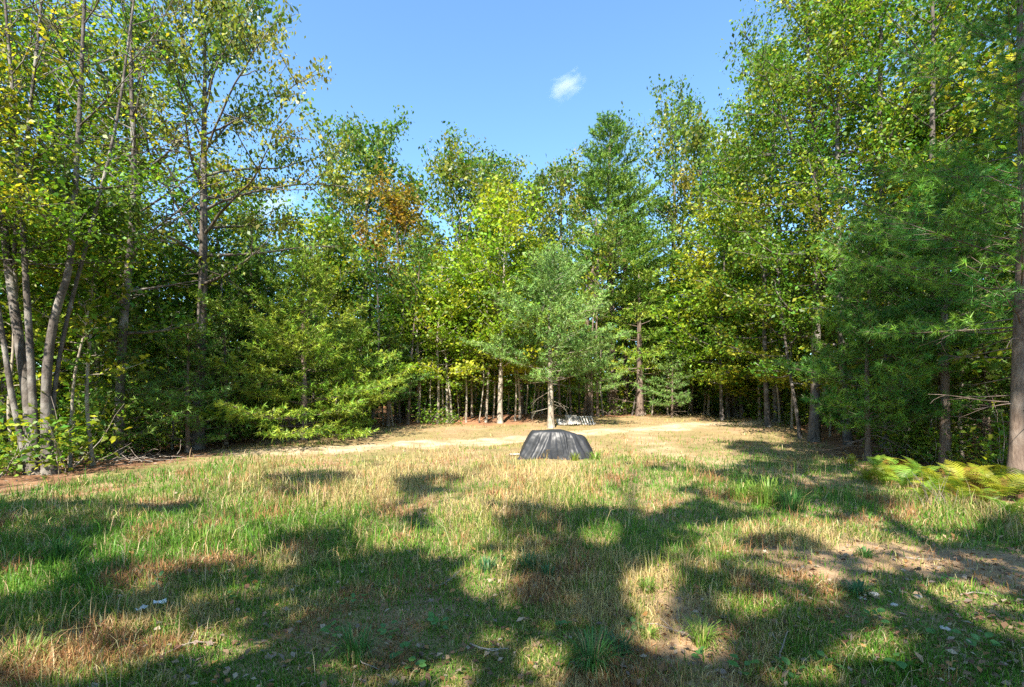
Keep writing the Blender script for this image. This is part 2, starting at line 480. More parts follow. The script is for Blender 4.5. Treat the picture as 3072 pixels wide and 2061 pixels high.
def pine(name, label, X, Y, H, r, leaf, bark=None, base=0.25, Rx=2.6, whorl=0.55, per=5, tuft=0.16, nn=10, nlen=0.16, nwid=0.03, spread=.55, lean=(0, 0),
         dead=6, group=None, irregular=.3, droop=0.0, tip_pow=.85, side_step=.28, cat='tree', bend=None, axial=.6):
    bark = bark or B_pine
    root = thing(name, label, cat, (X, Y, gz(X, Y)), 0, group)
    st = stem_curve(H, lean, 0.012)
    rad = trunk_rad(len(st), r, .012)
    wt = Wood(); wt.tube(with_foot(st), np.concatenate([[rad[0] * 1.1], rad]), 9)
    wb = Wood(); P = []; Dd = []; T = []
    z = base * H; a = rng.uniform(0, 6)
    while z < H - .25:
        t = (z - base * H) / (H * (1 - base))
        lmax = Rx * ((1 - t) ** tip_pow) * (0.55 + .45 * min(1, t * 5 + .2)) + .22
        for k in range(per):
            a += 2 * math.pi / per + rng.normal(0, .25)
            zz = z + rng.uniform(-.12, .12)
            p = np.array([np.interp(zz, st[:, 2], st[:, q]) for q in range(3)])
            ln = lmax * (1 + irregular * rng.normal()) * rng.uniform(.8, 1.08)
            if ln < .15: continue
            e = R(2 + 38 * t ** 1.5 - droop * 25 * (1 - t) + rng.normal(0, 7))
            d = np.array([math.cos(a) * math.cos(e), math.sin(a) * math.cos(e), math.sin(e)])
            if bend is not None: d = unit(d + np.asarray(bend))
            c = curve(p, d, ln, 5, .35, .07)
            wb.tube(c, np.linspace(max(.010, r * .16 * (1 - t)), .004, len(c)), 4)
            tv = rng.beta(2, 2)
            ts = np.arange(max(.25, .35 - t * .3), 1.0, tuft / ln)
            q = along(c, ts); dd = unit(c[-1] - c[0])
            P.append(q); Dd.append(np.repeat([dd], len(q), 0)); T.append(np.full(len(q), tv))
            for u in np.arange(.25, .96, side_step / ln):
                for sgn in (-1, 1):
                    l2 = ln * .42 * (1.12 - u) * rng.uniform(.6, 1.3) + .12
                    sdv = unit(np.cross(dd, [0, 0, 1]) * sgn + dd * rng.uniform(.5, 1.1) + np.array([0, 0, rng.normal(.14, .16)]))
                    q0 = along(c, np.array([u]))[0]
                    c2 = np.stack([q0, q0 + sdv * l2 * .5, q0 + sdv * l2 + np.array([0, 0, .05])])
                    wb.tube(c2, [.006, .005, .003], 3)
                    k2 = max(1, int(l2 / tuft))
                    q = along(c2, np.linspace(.35, 1.0, k2))
                    P.append(q); Dd.append(np.repeat([unit(sdv + np.array([0, 0, .25]))], len(q), 0)); T.append(np.full(len(q), tv))
        z += whorl * rng.uniform(.8, 1.2) * (1 - .35 * t)
    # leader
    q = along(st, np.linspace(.93, 1.0, 5)); P.append(q); Dd.append(np.repeat([[0, 0, 1.]], len(q), 0)); T.append(np.full(len(q), .5))
    for k in range(dead):
        zz = rng.uniform(.07, base + .05) * H
        p = np.array([np.interp(zz, st[:, 2], st[:, q_]) for q_ in range(3)])
        aa = rng.uniform(0, 6.28)
        c = curve(p, (math.cos(aa), math.sin(aa), rng.normal(-.05, .15)), Rx * rng.uniform(.25, .6), 5, -.15, .14)
        wb.tube(c, np.linspace(.014, .004, len(c)), 4)
        for s_ in range(2):
            q0 = along(c, np.array([rng.uniform(.3, .8)]))[0]
            c2 = curve(q0, unit(c[-1] - c[0]) + rng.normal(0, .6, 3), Rx * .2, 3, -.1, .15)
            wb.tube(c2, np.linspace(.008, .003, len(c2)), 3)
    P = np.concatenate(P); Dd = np.concatenate(Dd); T = np.concatenate(T)
    P = P + rng.normal(0, .03, P.shape)
    fo = needle_mesh('foliage', P, unit(Dd), T, leaf, nn, nlen, nwid, spread, axial=axial)
    tree_parts(root, wt, wb, fo, bark)
    return root

# ------------------------------------------------------------------ ground
def ground_color(x, y):
    ed = edge_dist(x, y)
    n1 = noise2(x, y, 41, 3.2, 3); n2 = noise2(x, y, 42, 0.9, 3); n3 = noise2(x, y, 43, 7.0, 2)
    soil = np.array([.30, .195, .115]); litter = np.array([.20, .105, .06]); sand = np.array([.44, .335, .22])
    thatch = np.array([.27, .21, .10]); moss = np.array([.09, .125, .03]); needles = np.array([.33, .16, .085])
    c = np.zeros(np.shape(x) + (3,)) + thatch
    def mixin(c, col, f): f = np.clip(f, 0, 1)[..., None]; return c * (1 - f) + col * f
    c = mixin(c, moss, .55 * sstep(-.1, .6, n1 + .3 * n2))
    c = mixin(c, soil, .75 * sstep(.15, .7, -n1 + .4 * n2))
    bare = bare_mask(x, y)
    c = mixin(c, soil * 1.15, .9 * bare)
    tm = track_mask(x, y)
    c = mixin(c, np.array([.25, .165, .09]), .5 * sstep(12.5, 15, y) * sstep(0.2, 1.6, ed + n2))
    c = mixin(c, sand, tm * (.42 + .5 * sstep(-.5, .3, n2 + .5 * n1)))
    lf = 1 - sstep(-.3, 1.1, ed + .7 * n2)
    c = mixin(c, litter, lf)
    c = mixin(c, needles, lf * sstep(15, 20, y) * sstep(-.4, .5, n1 + .3 * n3) * .9)
    return np.clip(c * (1 + .18 * n2[..., None]), .01, .9)

def bare_mask(x, y):
    n = noise2(x, y, 45, 1.6, 2)
    t = ((x - 3.6) * .85 - (y - 5.4) * -.5)
    b = np.exp(-(((x - 4.4) / 2.2) ** 2 + ((y - 4.6 + .25 * (x - 4.4)) / 1.0) ** 2)) * 1.2
    b = np.maximum(b, np.exp(-(((x - 1.3) / .5) ** 2 + ((y - 3.6) / .9) ** 2)) * 1.0)
    b = np.maximum(b, .9 * np.exp(-(((x - 4.5) / 1.2) ** 2 + ((y - 7.6) / .35) ** 2)))
    return np.clip(sstep(.35, .85, b + .35 * n), 0, 1)

fx = np.arange(-15, 18, .2); fy = np.arange(-2, 34, .2)
far = np.array([0.5, 1.2, 2.5, 5, 9, 16, 28, 50, 90, 160, 300, 600, 1200])
xs = np.concatenate([fx[0] - far[::-1], fx, fx[-1] + far]); ys = np.concatenate([fy[0] - far[:10][::-1], fy, fy[-1] + far])
GX, GY = np.meshgrid(xs, ys)
GV = np.stack([GX, GY, ground_z(GX, GY)], -1).reshape(-1, 3)
nx = len(xs); ii = (np.arange(len(ys) - 1)[:, None] * nx + np.arange(nx - 1)[None, :]).ravel()
GF = np.stack([ii, ii + 1, ii + nx + 1, ii + nx], 1)
M_ground = attr_mat('soil_and_litter', rough=.95, spec=.1, noise_scale=9, noise_amt=.55, bump=.9)
g = link('ground', mesh_np('ground', GV, GF, {'col': ground_color(GX, GY).reshape(-1, 3)}, smooth=True, mats=[M_ground]))
g['kind'] = 'structure'
# the dirt track, a thin sheet of sand with ragged edges
tx = np.arange(-9.5, 16, .1); w_ = np.linspace(-1, 1, 17)
c1 = np.interp(tx, [-12, -7.5, -4, 0, 4, 9, 16], [14.2, 14.6, 15.8, 17.4, 19.6, 22.0, 25.5])
c1 = np.convolve(np.pad(c1, 15, 'edge'), np.ones(31) / 31, 'valid')
hw = .42 + .25 * noise2(tx, tx * 0, 61, 2.5, 3) + .12 * rng.normal(0, 1, len(tx)) * .5
TX = np.repeat(tx[:, None], 17, 1); TY = c1[:, None] + w_[None, :] * hw[:, None]
TZ = ground_z(TX, TY) + .012 * (1 - np.abs(w_)[None, :] ** 4) - .004
ii = (np.arange(len(tx) - 1)[:, None] * 17 + np.arange(16)[None, :]).ravel()
TF = np.stack([ii, ii + 17, ii + 18, ii + 1], 1)
g2 = link('dirt_track', mesh_np('dirt_track', np.stack([TX, TY, TZ], -1).reshape(-1, 3), TF, {'col': ground_color(TX, TY).reshape(-1, 3)}, smooth=True, mats=[M_ground]))
g2['kind'] = 'structure'

# ------------------------------------------------------------------ trees that cast the shade (behind the photographer)
LIT = [(640, 1180, 190, 36), (1050, 1215, 62, 62), (900, 1228, 62, 28), (430, 1235, 190, 62), (620, 1272, 62, 22), (1480, 1352, 46, 55),
       (1482, 1450, 40, 46), (1600, 1480, 62, 50), (1950, 1242, 90, 24), (2060, 1236, 110, 20), (2150, 1280, 80, 15), (1740, 1205, 130, 20),
       (2120, 1180, 150, 26), (60, 1335, 65, 40), (150, 1525, 170, 48), (1720, 1390, 60, 30), (2230, 1370, 80, 26), (1300, 1110, 260, 45), (1480, 1140, 60, 22),
       (1900, 1205, 110, 22), (820, 1160, 120, 30), (300, 1120, 330, 26), (980, 1545, 110, 40), (470, 1470, 110, 25), (1120, 1450, 40, 16), (1850, 1330, 50, 16), (800, 1520, 80, 24), (1250, 1500, 40, 50), (350, 1340, 70, 30), (1110, 1335, 40, 24), (2000, 1480, 90, 26), (1830, 1545, 80, 24), (1380, 1230, 30, 20), (1650, 1260, 40, 20)]
DAPPLE = [(1650, 1002, 110, 9), (1760, 1055, 150, 16), (1540, 1034, 70, 9), (1860, 1085, 130, 14), (1980, 1050, 130, 18), (1700, 1030, 60, 10), (1580, 1100, 110, 16), (1820, 1015, 90, 9), (1480, 1062, 60, 10), (880, 1062, 60, 10), (700, 1108, 140, 30), (1000, 1108, 100, 24), (1600, 1072, 170, 16), (1720, 1120, 200, 22), (1400, 1100, 60, 14), (1900, 1030, 120, 12)]
def img(gx, gy):
    gy2 = np.maximum(gy, .3)
    return (512 + F * gx / gy2) * 2.2822, (HZ + F * CAMH / gy2) * 2.2822
def want_lit(gx, gy):
    u, v = img(gx, gy)
    n = .35 * noise2(gx, gy, 91, 1.2, 2)
    lit = np.zeros(np.shape(gx), bool)
    for a, b, rx, ry in LIT:
        lit |= ((u - a) / (rx * 1.04 + 22)) ** 2 + ((v - b) / (ry * 1.1 + 4)) ** 2 < 1 + n
    edge = np.interp(u, [-400, 0, 560, 700, 1000, 1150, 1500, 1560, 1950, 2060, 2337, 2900], [1150, 1140, 1085, 1130, 1170, 1150, 1160, 1075, 1065, 1170, 1185, 1200])
    above = v < edge + 8 * n
    for a, b, rx, ry in DAPPLE:
        above &= ((u - a) / rx) ** 2 + ((v - b) / ry) ** 2 > 1 + n
    return (lit | above) & (gy > 1.5) & (gx > -9.6) & (gx < 9.5)
def keep_shade(X, Y):
    def f(p):
        q = p + np.array([X, Y, 0.])
        k = q[:, 2] / -SUND[2]
        return ~want_lit(q[:, 0] + SUND[0] * k, q[:, 1] + SUND[1] * k)
    return f
for i, (X, Y, H) in enumerate([(-12.6, -4.6, 17), (-9.4, -6.4, 19), (-6.2, -5.6, 19), (-3.3, -7.2, 20), (1.0, -5.6, 25), (4.2, -5.8, 26), (7.6, -4.6, 18)]):
    broadleaf('shade_tree', 'leafy tree standing behind the photographer that shades the foreground', X, Y, H, .16, L_maple_grn, B_grey, base=.13, Rx=3.0, nl=40, n_leaf=11,
              size=.30, sig=.42, group='trees behind the photographer', keep=keep_shade(X, Y), el=(10, 60))

# ------------------------------------------------------------------ left edge: the cluster of grey stems
def stem_px(pts, D, dd=0.0):
    """image-traced stem at depth D (leaning dd metres back towards its top) as a 3-D polyline, resampled"""
    out = []
    for k, (px, py) in enumerate(pts):
        d = D + dd * k / (len(pts) - 1)
        out.append((at(px, d), d, zt(py, d)))
    out = np.array(out)
    t = np.linspace(0, 1, len(out)); tt = np.linspace(0, 1, 16)
    o2 = np.stack([np.interp(tt, t, out[:, k]) for k in range(3)], 1)
    o2[1:-1] = .25 * o2[:-2] + .5 * o2[1:-1] + .25 * o2[2:]
    return o2

def keep_open(X, Y, pr=.1):
    def f(p):
        q = p + np.array([X, Y, 0.])
        k = (17.6 - q[:, 1]) / SUND[1]
        hx = q[:, 0] + SUND[0] * k; hz_ = q[:, 2] + SUND[2] * k
        return ~((hx > -9.6) & (hx < -3.5) & (hz_ > .3) & (hz_ < 7.5) & (k > 0)) | (rng.uniform(0, 1, len(p)) < pr)
    return f
CX, CY = at(42, 10.7), 10.7
root = thing('maple_cluster', 'clump of leaning grey maple stems sharing one base at the left edge of the grass', 'tree', (CX, CY, gz(CX, CY)))
off = np.array([CX, CY, gz(CX, CY)])
lv = Leaves(); wb = Wood()
stems = [([(37, 476), (25, 378), (10, 280), (1, 200), (-18, 90), (-40, -40)], .15, .5),
         ([(36, 476), (32, 382), (28, 314), (25, 264), (20, 180), (10, 60), (0, -60)], .095, -.3),
         ([(50, 476), (45, 400), (48, 351), (57, 301), (70, 278), (73, 225), (80, 110), (84, 10), (88, -70)], .13, .2),
         ([(30, 476), (12, 398), (2, 331), (-14, 230), (-30, 90)], .075, -.5),
         ([(33, 476), (29, 400), (16, 320), (13, 240), (28, 130), (40, 20), (46, -50)], .07, .6),
         ([(50, 476), (52, 400), (66, 320), (95, 215), (118, 120), (130, 30), (138, -30)], .05, .8)]
for pts, r0, dd in stems:
    s = stem_px(pts, 10.7, dd) - off
    s[0, 2] = -.1
    rad = r0 * .66 * (1 - np.linspace(0, 1, len(s))) ** .8 + .016
    rad[0] *= 1.6; rad[1] *= 1.2
    wt = Wood(); wt.tube(s, rad, 10)
    link('stem', wt.mesh('stem', B_grey), root)
    hi = s[:, 2].max()
    crown_on(s, rad, wb, lv, 4.4, hi * .98, 17, 2.3, 24, .27, .35, (0, 40), None, 7, .36)
link('branches', wb.mesh('branches', B_grey), root)['kind'] = 'stuff'
f = link('foliage', lv.mesh('foliage', L_maple_yel, .088, .45, .62, False, keep=keep_open(CX, CY)), root); f['kind'] = 'stuff'

OAKP = lambda t: .8 + .4 * math.sin(math.pi * t)
def tree_px(px, D, top, fn, *a, **k):
    X = at(px, D)
    H = zt(top, D) - gz(X, D)
    return fn(*a, X=X, Y=D, H=H, **k)

# tall oak with hanging leaves, second tree from the left
oak_left = tree_px(197, 15.2, -2, broadleaf, 'oak_tree', 'tall dark trunked oak with sparse hanging leaves against the sky, left of the open sky', r=.17, leaf=L_oak, bark=B_dark,
        base=.36, Rx=3.9, nl=28, n_leaf=12, size=.13, sig=.23, droop=1.1, aspect=.55, el=(12, 62), up=.35, sub=7, step=.4, bend=(.2, 0, 0), lean=(.15, 0), wob=.015, keep=keep_open(at(197, 15.2), 15.2, .5))
maple_l2 = tree_px(118, 13.2, -40, broadleaf, 'maple_tree', 'yellowing maple rising out of the frame between the grey stem clump and the tall oak', r=.11, leaf=L_maple_yel, bark=B_grey,
        base=.22, Rx=2.5, nl=26, n_leaf=12, size=.105, sig=.3, el=(5, 58), step=.42, keep=keep_open(at(118, 13.2), 13.2))
maple_l3 = tree_px(-40, 13.5, -60, broadleaf, 'maple_tree', 'green maple at the left picture edge behind the grey stem clump', r=.13, leaf=L_maple_grn, bark=B_grey,
        base=.12, Rx=3.0, nl=26, n_leaf=10, size=.13, sig=.3, el=(0, 58), step=.42)
# dark shaded mass under them
maple_l4 = tree_px(95, 14.5, 205, broadleaf, 'maple_tree', 'shaded green maple filling the space right of the bent grey stem', r=.07, leaf=L_maple_grn, bark=B_grey,
        base=.14, Rx=2.2, nl=22, n_leaf=10, size=.13, sig=.3, el=(0, 50), step=.4, keep=keep_open(at(95, 14.5), 14.5))
maple_l5 = tree_px(160, 16.5, 232, broadleaf, 'maple_tree', 'shaded maple with a yellow topmost spray, left of the oak trunk', r=.08, leaf=L_maple_yel, bark=B_dark,
        base=.1, Rx=2.6, nl=22, n_leaf=10, size=.13, sig=.32, el=(0, 50), step=.42, keep=keep_open(at(160, 16.5), 16.5))
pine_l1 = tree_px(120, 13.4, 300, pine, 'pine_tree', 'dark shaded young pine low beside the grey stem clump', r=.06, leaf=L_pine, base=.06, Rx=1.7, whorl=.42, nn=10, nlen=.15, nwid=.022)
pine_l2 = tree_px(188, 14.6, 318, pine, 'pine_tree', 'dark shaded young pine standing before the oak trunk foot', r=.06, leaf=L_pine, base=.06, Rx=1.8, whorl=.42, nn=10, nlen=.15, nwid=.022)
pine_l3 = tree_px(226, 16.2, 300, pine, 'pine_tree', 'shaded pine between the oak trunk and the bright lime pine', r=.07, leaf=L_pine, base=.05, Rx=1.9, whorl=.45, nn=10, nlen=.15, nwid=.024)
# pines left of centre
pine_a = tree_px(250, 19.8, 214, pine, 'pine_tree', 'dark green pine with a narrow tip right of the oak, left of the lime pine', r=.13, leaf=L_pine, base=.1, Rx=2.7, whorl=.42, per=6, tuft=.14, nlen=.17, nwid=.034)
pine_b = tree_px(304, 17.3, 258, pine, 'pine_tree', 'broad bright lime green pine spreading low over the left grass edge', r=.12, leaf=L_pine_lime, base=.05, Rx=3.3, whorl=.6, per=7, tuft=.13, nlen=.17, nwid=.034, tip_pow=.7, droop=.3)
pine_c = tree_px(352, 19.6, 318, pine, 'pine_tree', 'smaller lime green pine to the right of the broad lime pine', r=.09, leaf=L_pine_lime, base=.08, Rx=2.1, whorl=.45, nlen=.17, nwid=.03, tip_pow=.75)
pine_d = tree_px(388, 21.4, 330, pine, 'pine_tree', 'mid green pine beside the pale saplings left of centre', r=.08, leaf=L_pine, base=.25, Rx=1.7, whorl=.45, nlen=.17, nwid=.03)
tree_px(310, 24, 228, broadleaf, 'maple_tree', 'olive green tree rising just above the lime pine', r=.12, leaf=L_maple_grn, bark=B_grey, base=.35, Rx=3.0, nl=16, n_leaf=9, size=.18, sig=.36)
tree_px(340, 26, 250, broadleaf, 'maple_tree', 'low turning tree in the dip of the skyline left of the first round oak', r=.11, leaf=L_oak_far, bark=B_grey, base=.3, Rx=2.8, nl=16, n_leaf=9, size=.18, sig=.36)
# skyline oaks and the orange maple
oak_c1 = tree_px(364, 28.5, 144, broadleaf, 'oak_tree', 'round crowned green oak standing highest in the skyline left of centre', r=.2, leaf=L_oak_far, bark=B_grey,
        base=.36, Rx=3.2, nl=32, n_leaf=13, wob=.012, size=.2, sig=.38, step=.5, el=(10, 66), prof=OAKP, droop=.8)
orange = tree_px(402, 25.5, 196, broadleaf, 'maple_tree', 'orange brown maple in front of the round crowned oak', r=.13, leaf=L_orange, bark=B_grey, base=.5, Rx=2.6, nl=16, n_leaf=9, size=.19, sig=.34, step=.48)
pine_e = tree_px(418, 24.0, 232, pine, 'pine_tree', 'dark layered pine under the orange maple', r=.15, leaf=L_pine, base=.35, Rx=2.5, whorl=.75, nlen=.19, nwid=.036)
oak_c2 = tree_px(462, 29, 174, broadleaf, 'oak_tree', 'bare stemmed oak with a flat spreading crown right of the orange maple', r=.17, leaf=L_oak_far, bark=B_pale,
        base=.45, Rx=3.4, nl=24, n_leaf=11, size=.2, sig=.36, step=.5, el=(25, 70), droop=.8, prof=OAKP)
oak_c3 = tree_px(497, 30.5, 166, broadleaf, 'oak_tree', 'olive oak in the middle of the skyline behind the yellow green maple', r=.17, leaf=L_oak_far, bark=B_grey, base=.42, Rx=3.2, nl=22, n_leaf=11, size=.2, sig=.36, step=.5, droop=.8)
oak_c4 = tree_px(528, 31, 186, broadleaf, 'oak_tree', 'thin crowned russet tinged oak showing sky through it, just right of the skyline middle', r=.15, leaf=L_oak, bark=B_grey, base=.42, Rx=3.0, nl=20, n_leaf=9, size=.2, sig=.36, step=.55, droop=.9)
oak_c5 = tree_px(556, 31, 158, broadleaf, 'oak_tree', 'open crowned oak with hanging leaves left of the tall dark pine', r=.17, leaf=L_oak, bark=B_pale, base=.42, Rx=3.3, nl=22, n_leaf=9, size=.2, sig=.36, step=.55, droop=1.0)
# the yellow-green maple in front
maple_c = tree_px(500, 22.4, 206, broadleaf, 'maple_tree', 'bright yellow green maple with a pale trunk, centre front of the wood', r=.11, leaf=L_maple_lime, bark=B_pale,
        base=.24, Rx=3.0, nl=32, n_leaf=9, size=.16, sig=.3, el=(5, 66), step=.4, sub=6, prof=lambda t: .55 + .6 * math.sin(math.pi * min(1, t * .85 + .15)) * (1 - .5 * t))
maple_c2 = tree_px(447, 22.6, 292, broadleaf, 'maple_tree', 'low yellow green maple with level sprays left of the pale trunked one', r=.06, leaf=L_maple_lime, bark=B_pale,
        base=.3, Rx=2.3, nl=20, n_leaf=10, size=.15, sig=.27, el=(-5, 50), step=.36, flat=.4)
# bluish pine and the tall pine
pine_blue = tree_px(551, 20.6, 252, pine, 'pine_tree', 'soft bluish green pine on a bare straight trunk behind the black covered pile', r=.125, leaf=L_pine_blue, base=.27, Rx=2.4, whorl=.36, per=7, tuft=.13, nlen=.18, nwid=.03, dead=8, tip_pow=.7, bark=B_pale, irregular=.5)
pine_big = tree_px(612, 30, 113, pine, 'pine_tree', 'tallest dark pine with layered shelves of needles, right of centre', r=.33, leaf=L_pine_mid, base=.25, Rx=4.7, whorl=.85, per=7, tuft=.14, nn=12, nlen=.23, nwid=.04, irregular=.4, dead=8, tip_pow=.8, side_step=.33)
pine_mid = tree_px(640, 27.5, 262, pine, 'pine_tree', 'lime shelved pine leaning right of the tallest pine', r=.2, leaf=L_pine_lime, base=.3, Rx=3.2, whorl=.85, per=5, tuft=.19, nn=10, nlen=.22, nwid=.042, irregular=.35, dead=6)
pine_s = tree_px(592, 24.0, 338, pine, 'pine_tree', 'small pale bluish pine right of the bare trunked pine', r=.06, leaf=L_pine_blue, base=.3, Rx=1.9, whorl=.42, nlen=.17, nwid=.028, dead=4)
tree_px(672, 26, 352, pine, 'pine_tree', 'little blue green pine at the back right corner of the clearing', r=.05, leaf=L_pine_blue, base=.2, Rx=1.5, whorl=.42, nlen=.17, nwid=.028)
# oaks right of the tall pine
oak_r1 = tree_px(666, 33.5, 118, broadleaf, 'oak_tree', 'high oak crown just right of the tallest pine', r=.22, leaf=L_oak_far, bark=B_grey, base=.4, Rx=3.6, nl=24, n_leaf=9, size=.21, sig=.38, step=.5, droop=.9, prof=OAKP)
oak_r2 = tree_px(694, 31, 122, broadleaf, 'oak_tree', 'pale olive oak right of the high oak, sky behind its top', r=.2, leaf=L_oak, bark=B_grey, base=.32, Rx=3.4, nl=24, n_leaf=9, size=.23, sig=.4, step=.5, droop=.9)
oak_r3 = tree_px(735, 28, 150, broadleaf, 'oak_tree', 'green oak where the skyline meets the tall right hand maples', r=.18, leaf=L_oak_far, bark=B_grey, base=.25, Rx=3.2, nl=24, n_leaf=9, size=.21, sig=.38, step=.5)
# right hand maples
maple_r1 = tree_px(814, 17.0, -70, broadleaf, 'maple_tree', 'tall yellowing maple whose drooping sprays border the open sky on the right', r=.15, leaf=L_maple_yel, bark=B_dark,
        base=.18, Rx=3.3, nl=40, n_leaf=15, size=.108, sig=.32, el=(-5, 55), step=.42, droop=.9, sub=6)
maple_r2 = tree_px(848, 16.2, -80, broadleaf, 'maple_tree', 'slim grey trunked maple right of the yellowing one', r=.10, leaf=L_maple_grn, bark=B_grey,
        base=.22, Rx=2.4, nl=32, n_leaf=14, size=.108, sig=.3, el=(0, 55), step=.42)
maple_r3 = tree_px(887, 15.4, -90, broadleaf, 'maple_tree', 'tall grey barked maple with a thick bare trunk beside the near pines', r=.14, leaf=L_maple_yel, bark=B_grey,
        base=.4, Rx=2.7, nl=30, n_leaf=14, size=.108, sig=.3, el=(0, 55), step=.42)
maple_r4 = tree_px(768, 21.0, 60, broadleaf, 'maple_tree', 'yellow green maple left of the tall right hand trunks', r=.10, leaf=L_maple_yel, bark=B_grey,
        base=.14, Rx=2.9, nl=34, n_leaf=11, size=.145, sig=.33, el=(-5, 60), step=.42)
maple_r5 = tree_px(722, 25, 215, broadleaf, 'maple_tree', 'bright low maple at the back right of the clearing', r=.08, leaf=L_maple_lime, bark=B_grey,
        base=.16, Rx=2.6, nl=26, n_leaf=9, size=.17, sig=.33, el=(-5, 55), step=.42)
maple_r6 = tree_px(800, 17.6, 232, broadleaf, 'maple_tree', 'leaning slim maple with level leafy sprays by the right grass edge', r=.05, leaf=L_maple_grn, bark=B_grey,
        base=.25, Rx=2.2, nl=22, n_leaf=9, size=.14, sig=.28, el=(-5, 45), step=.38, lean=(-.7, 0), flat=.45)
maple_r7 = tree_px(935, 14.6, -100, broadleaf, 'maple_tree', 'green maple showing between the grey barked maple and the stout near pine', r=.11, leaf=L_maple_grn, bark=B_grey,
        base=.3, Rx=2.7, nl=32, n_leaf=11, size=.12, sig=.3, el=(-5, 55), step=.42)
# near right pines
pine_r1 = tree_px(1016, 8.7, -110, pine, 'pine_tree', 'near pine with a stout rough trunk at the right picture edge', r=.105, leaf=L_pine_near, base=.27, Rx=2.5, whorl=.55, per=5, tuft=.19, nn=34, nlen=.15, nwid=.0095, spread=.7, dead=12, tip_pow=.6, side_step=.27, axial=.25, irregular=.45)
pine_r2 = tree_px(868, 12.6, 226, pine, 'pine_tree', 'young bluish pine with bright needle brushes above the right grass edge', r=.06, leaf=L_pine_near, base=.13, Rx=2.1, whorl=.42, per=6, tuft=.18, nn=26, nlen=.17, nwid=.014, spread=.7, dead=8, tip_pow=.6, side_step=.26, axial=.25, irregular=.4)
pine_r3 = tree_px(945, 11.6, 190, pine, 'pine_tree', 'dark trunked pine left of the stout near pine', r=.10, leaf=L_pine_near, base=.34, Rx=2.3, whorl=.42, per=5, tuft=.2, nn=22, nlen=.17, nwid=.014, axial=.25, irregular=.4, spread=.7, dead=9, tip_pow=.6)
pine_r4 = tree_px(985, 12.6, 150, pine, 'pine_tree', 'slim shaded pine right behind the stout near pine', r=.09, leaf=L_pine_near, base=.3, Rx=2.3, whorl=.42, per=5, tuft=.2, nn=22, nlen=.17, nwid=.014, axial=.25, irregular=.4, spread=.7, dead=9, tip_pow=.6)

# ------------------------------------------------------------------ woodland behind: copies
MARKS = [(35, 'by the grey stem clump'), (105, 'right of the grey clump'), (165, 'left of the tall oak'), (235, 'right of the tall oak'), (300, 'behind the broad lime pine'),
         (360, 'behind the smaller lime pine'), (410, 'below the round crowned oak'), (440, 'below the orange maple'), (475, 'left of the pale maple trunk'), (515, 'behind the pale maple trunk'), (560, 'behind the bluish pine'),
         (595, 'behind the slatted pallet'), (640, 'beside the tallest pine trunk'), (690, 'by the little corner pine'), (740, 'in the far right corner'), (790, 'left of the tall right maples'),
         (830, 'behind the tall right maples'), (880, 'under the young bluish pine'), (940, 'behind the fern bed'), (1000, 'left of the stout pine'), (5000, 'beyond the right picture edge')]
def spot_words(X, Y):
    px = 512 + F * X / Y
    w = next(t for a, t in MARKS if px < a)
    edge = float(edge_dist(X, Y))
    return w + (', at the edge' if edge > -1.2 else ', just inside the wood' if edge > -4 else ', deeper in')
def fill(src, spots, label, group, leafmats=None, sc=(.85, 1.15)):
    for k, (X, Y) in enumerate(spots):
        lm = leafmats[k % len(leafmats)] if leafmats else None
        s = random.uniform(*sc)
        copy_thing(src[k % len(src)], (X, Y, gz(X, Y)), random.uniform(0, 6.28), s, label + ' ' + spot_words(X, Y), group, lm)

back = []
for px in range(330, 800, 30):
    for D in (40,):
        d = D + random.uniform(-2.5, 2.5); p = px + random.uniform(-12, 12)
        back.append((at(p, d), d))
fill([maple_c2, maple_l5, maple_r5, maple_l4], back, 'dim woodland tree', 'woodland trees behind the clearing',
     [L_maple_grn, L_oak_far, L_maple_grn, L_maple_lime], (1.0, 1.4))
left = []
for (X, Y) in [(-13, 15), (-14.5, 18), (-12.5, 20), (-16, 13), (-13.5, 23.5), (-17, 21), (-11, 25), (-15, 27), (-19, 17), (-12, 30), (-18, 26), (-9, 29), (-15, 10.5), (-14, 33), (-20, 31), (-17.5, 8)]:
    left.append((X + random.uniform(-.5, .5), Y + random.uniform(-.5, .5)))
fill([maple_l4, maple_l5, maple_c2, maple_l3], left, 'shaded woodland tree', 'woodland trees behind the left edge', [L_maple_grn, L_maple_yel, L_maple_grn, L_maple_grn], (.9, 1.15))
right = []
for (X, Y) in [(12.5, 19.5), (14, 16), (15.5, 22), (17.5, 19), (20, 23), (20, 29), (12.6, 14), (15, 12.5), (18, 14.5), (12.5, 10), (15.5, 9), (24, 27)]:
    right.append((X + random.uniform(-.5, .5), Y + random.uniform(-.5, .5)))
fill([maple_r6, maple_r5, maple_l5, maple_r4], right, 'leafy woodland tree', 'woodland trees behind the right edge', [L_maple_grn, L_maple_yel, L_maple_grn, L_maple_grn], (.9, 1.2))
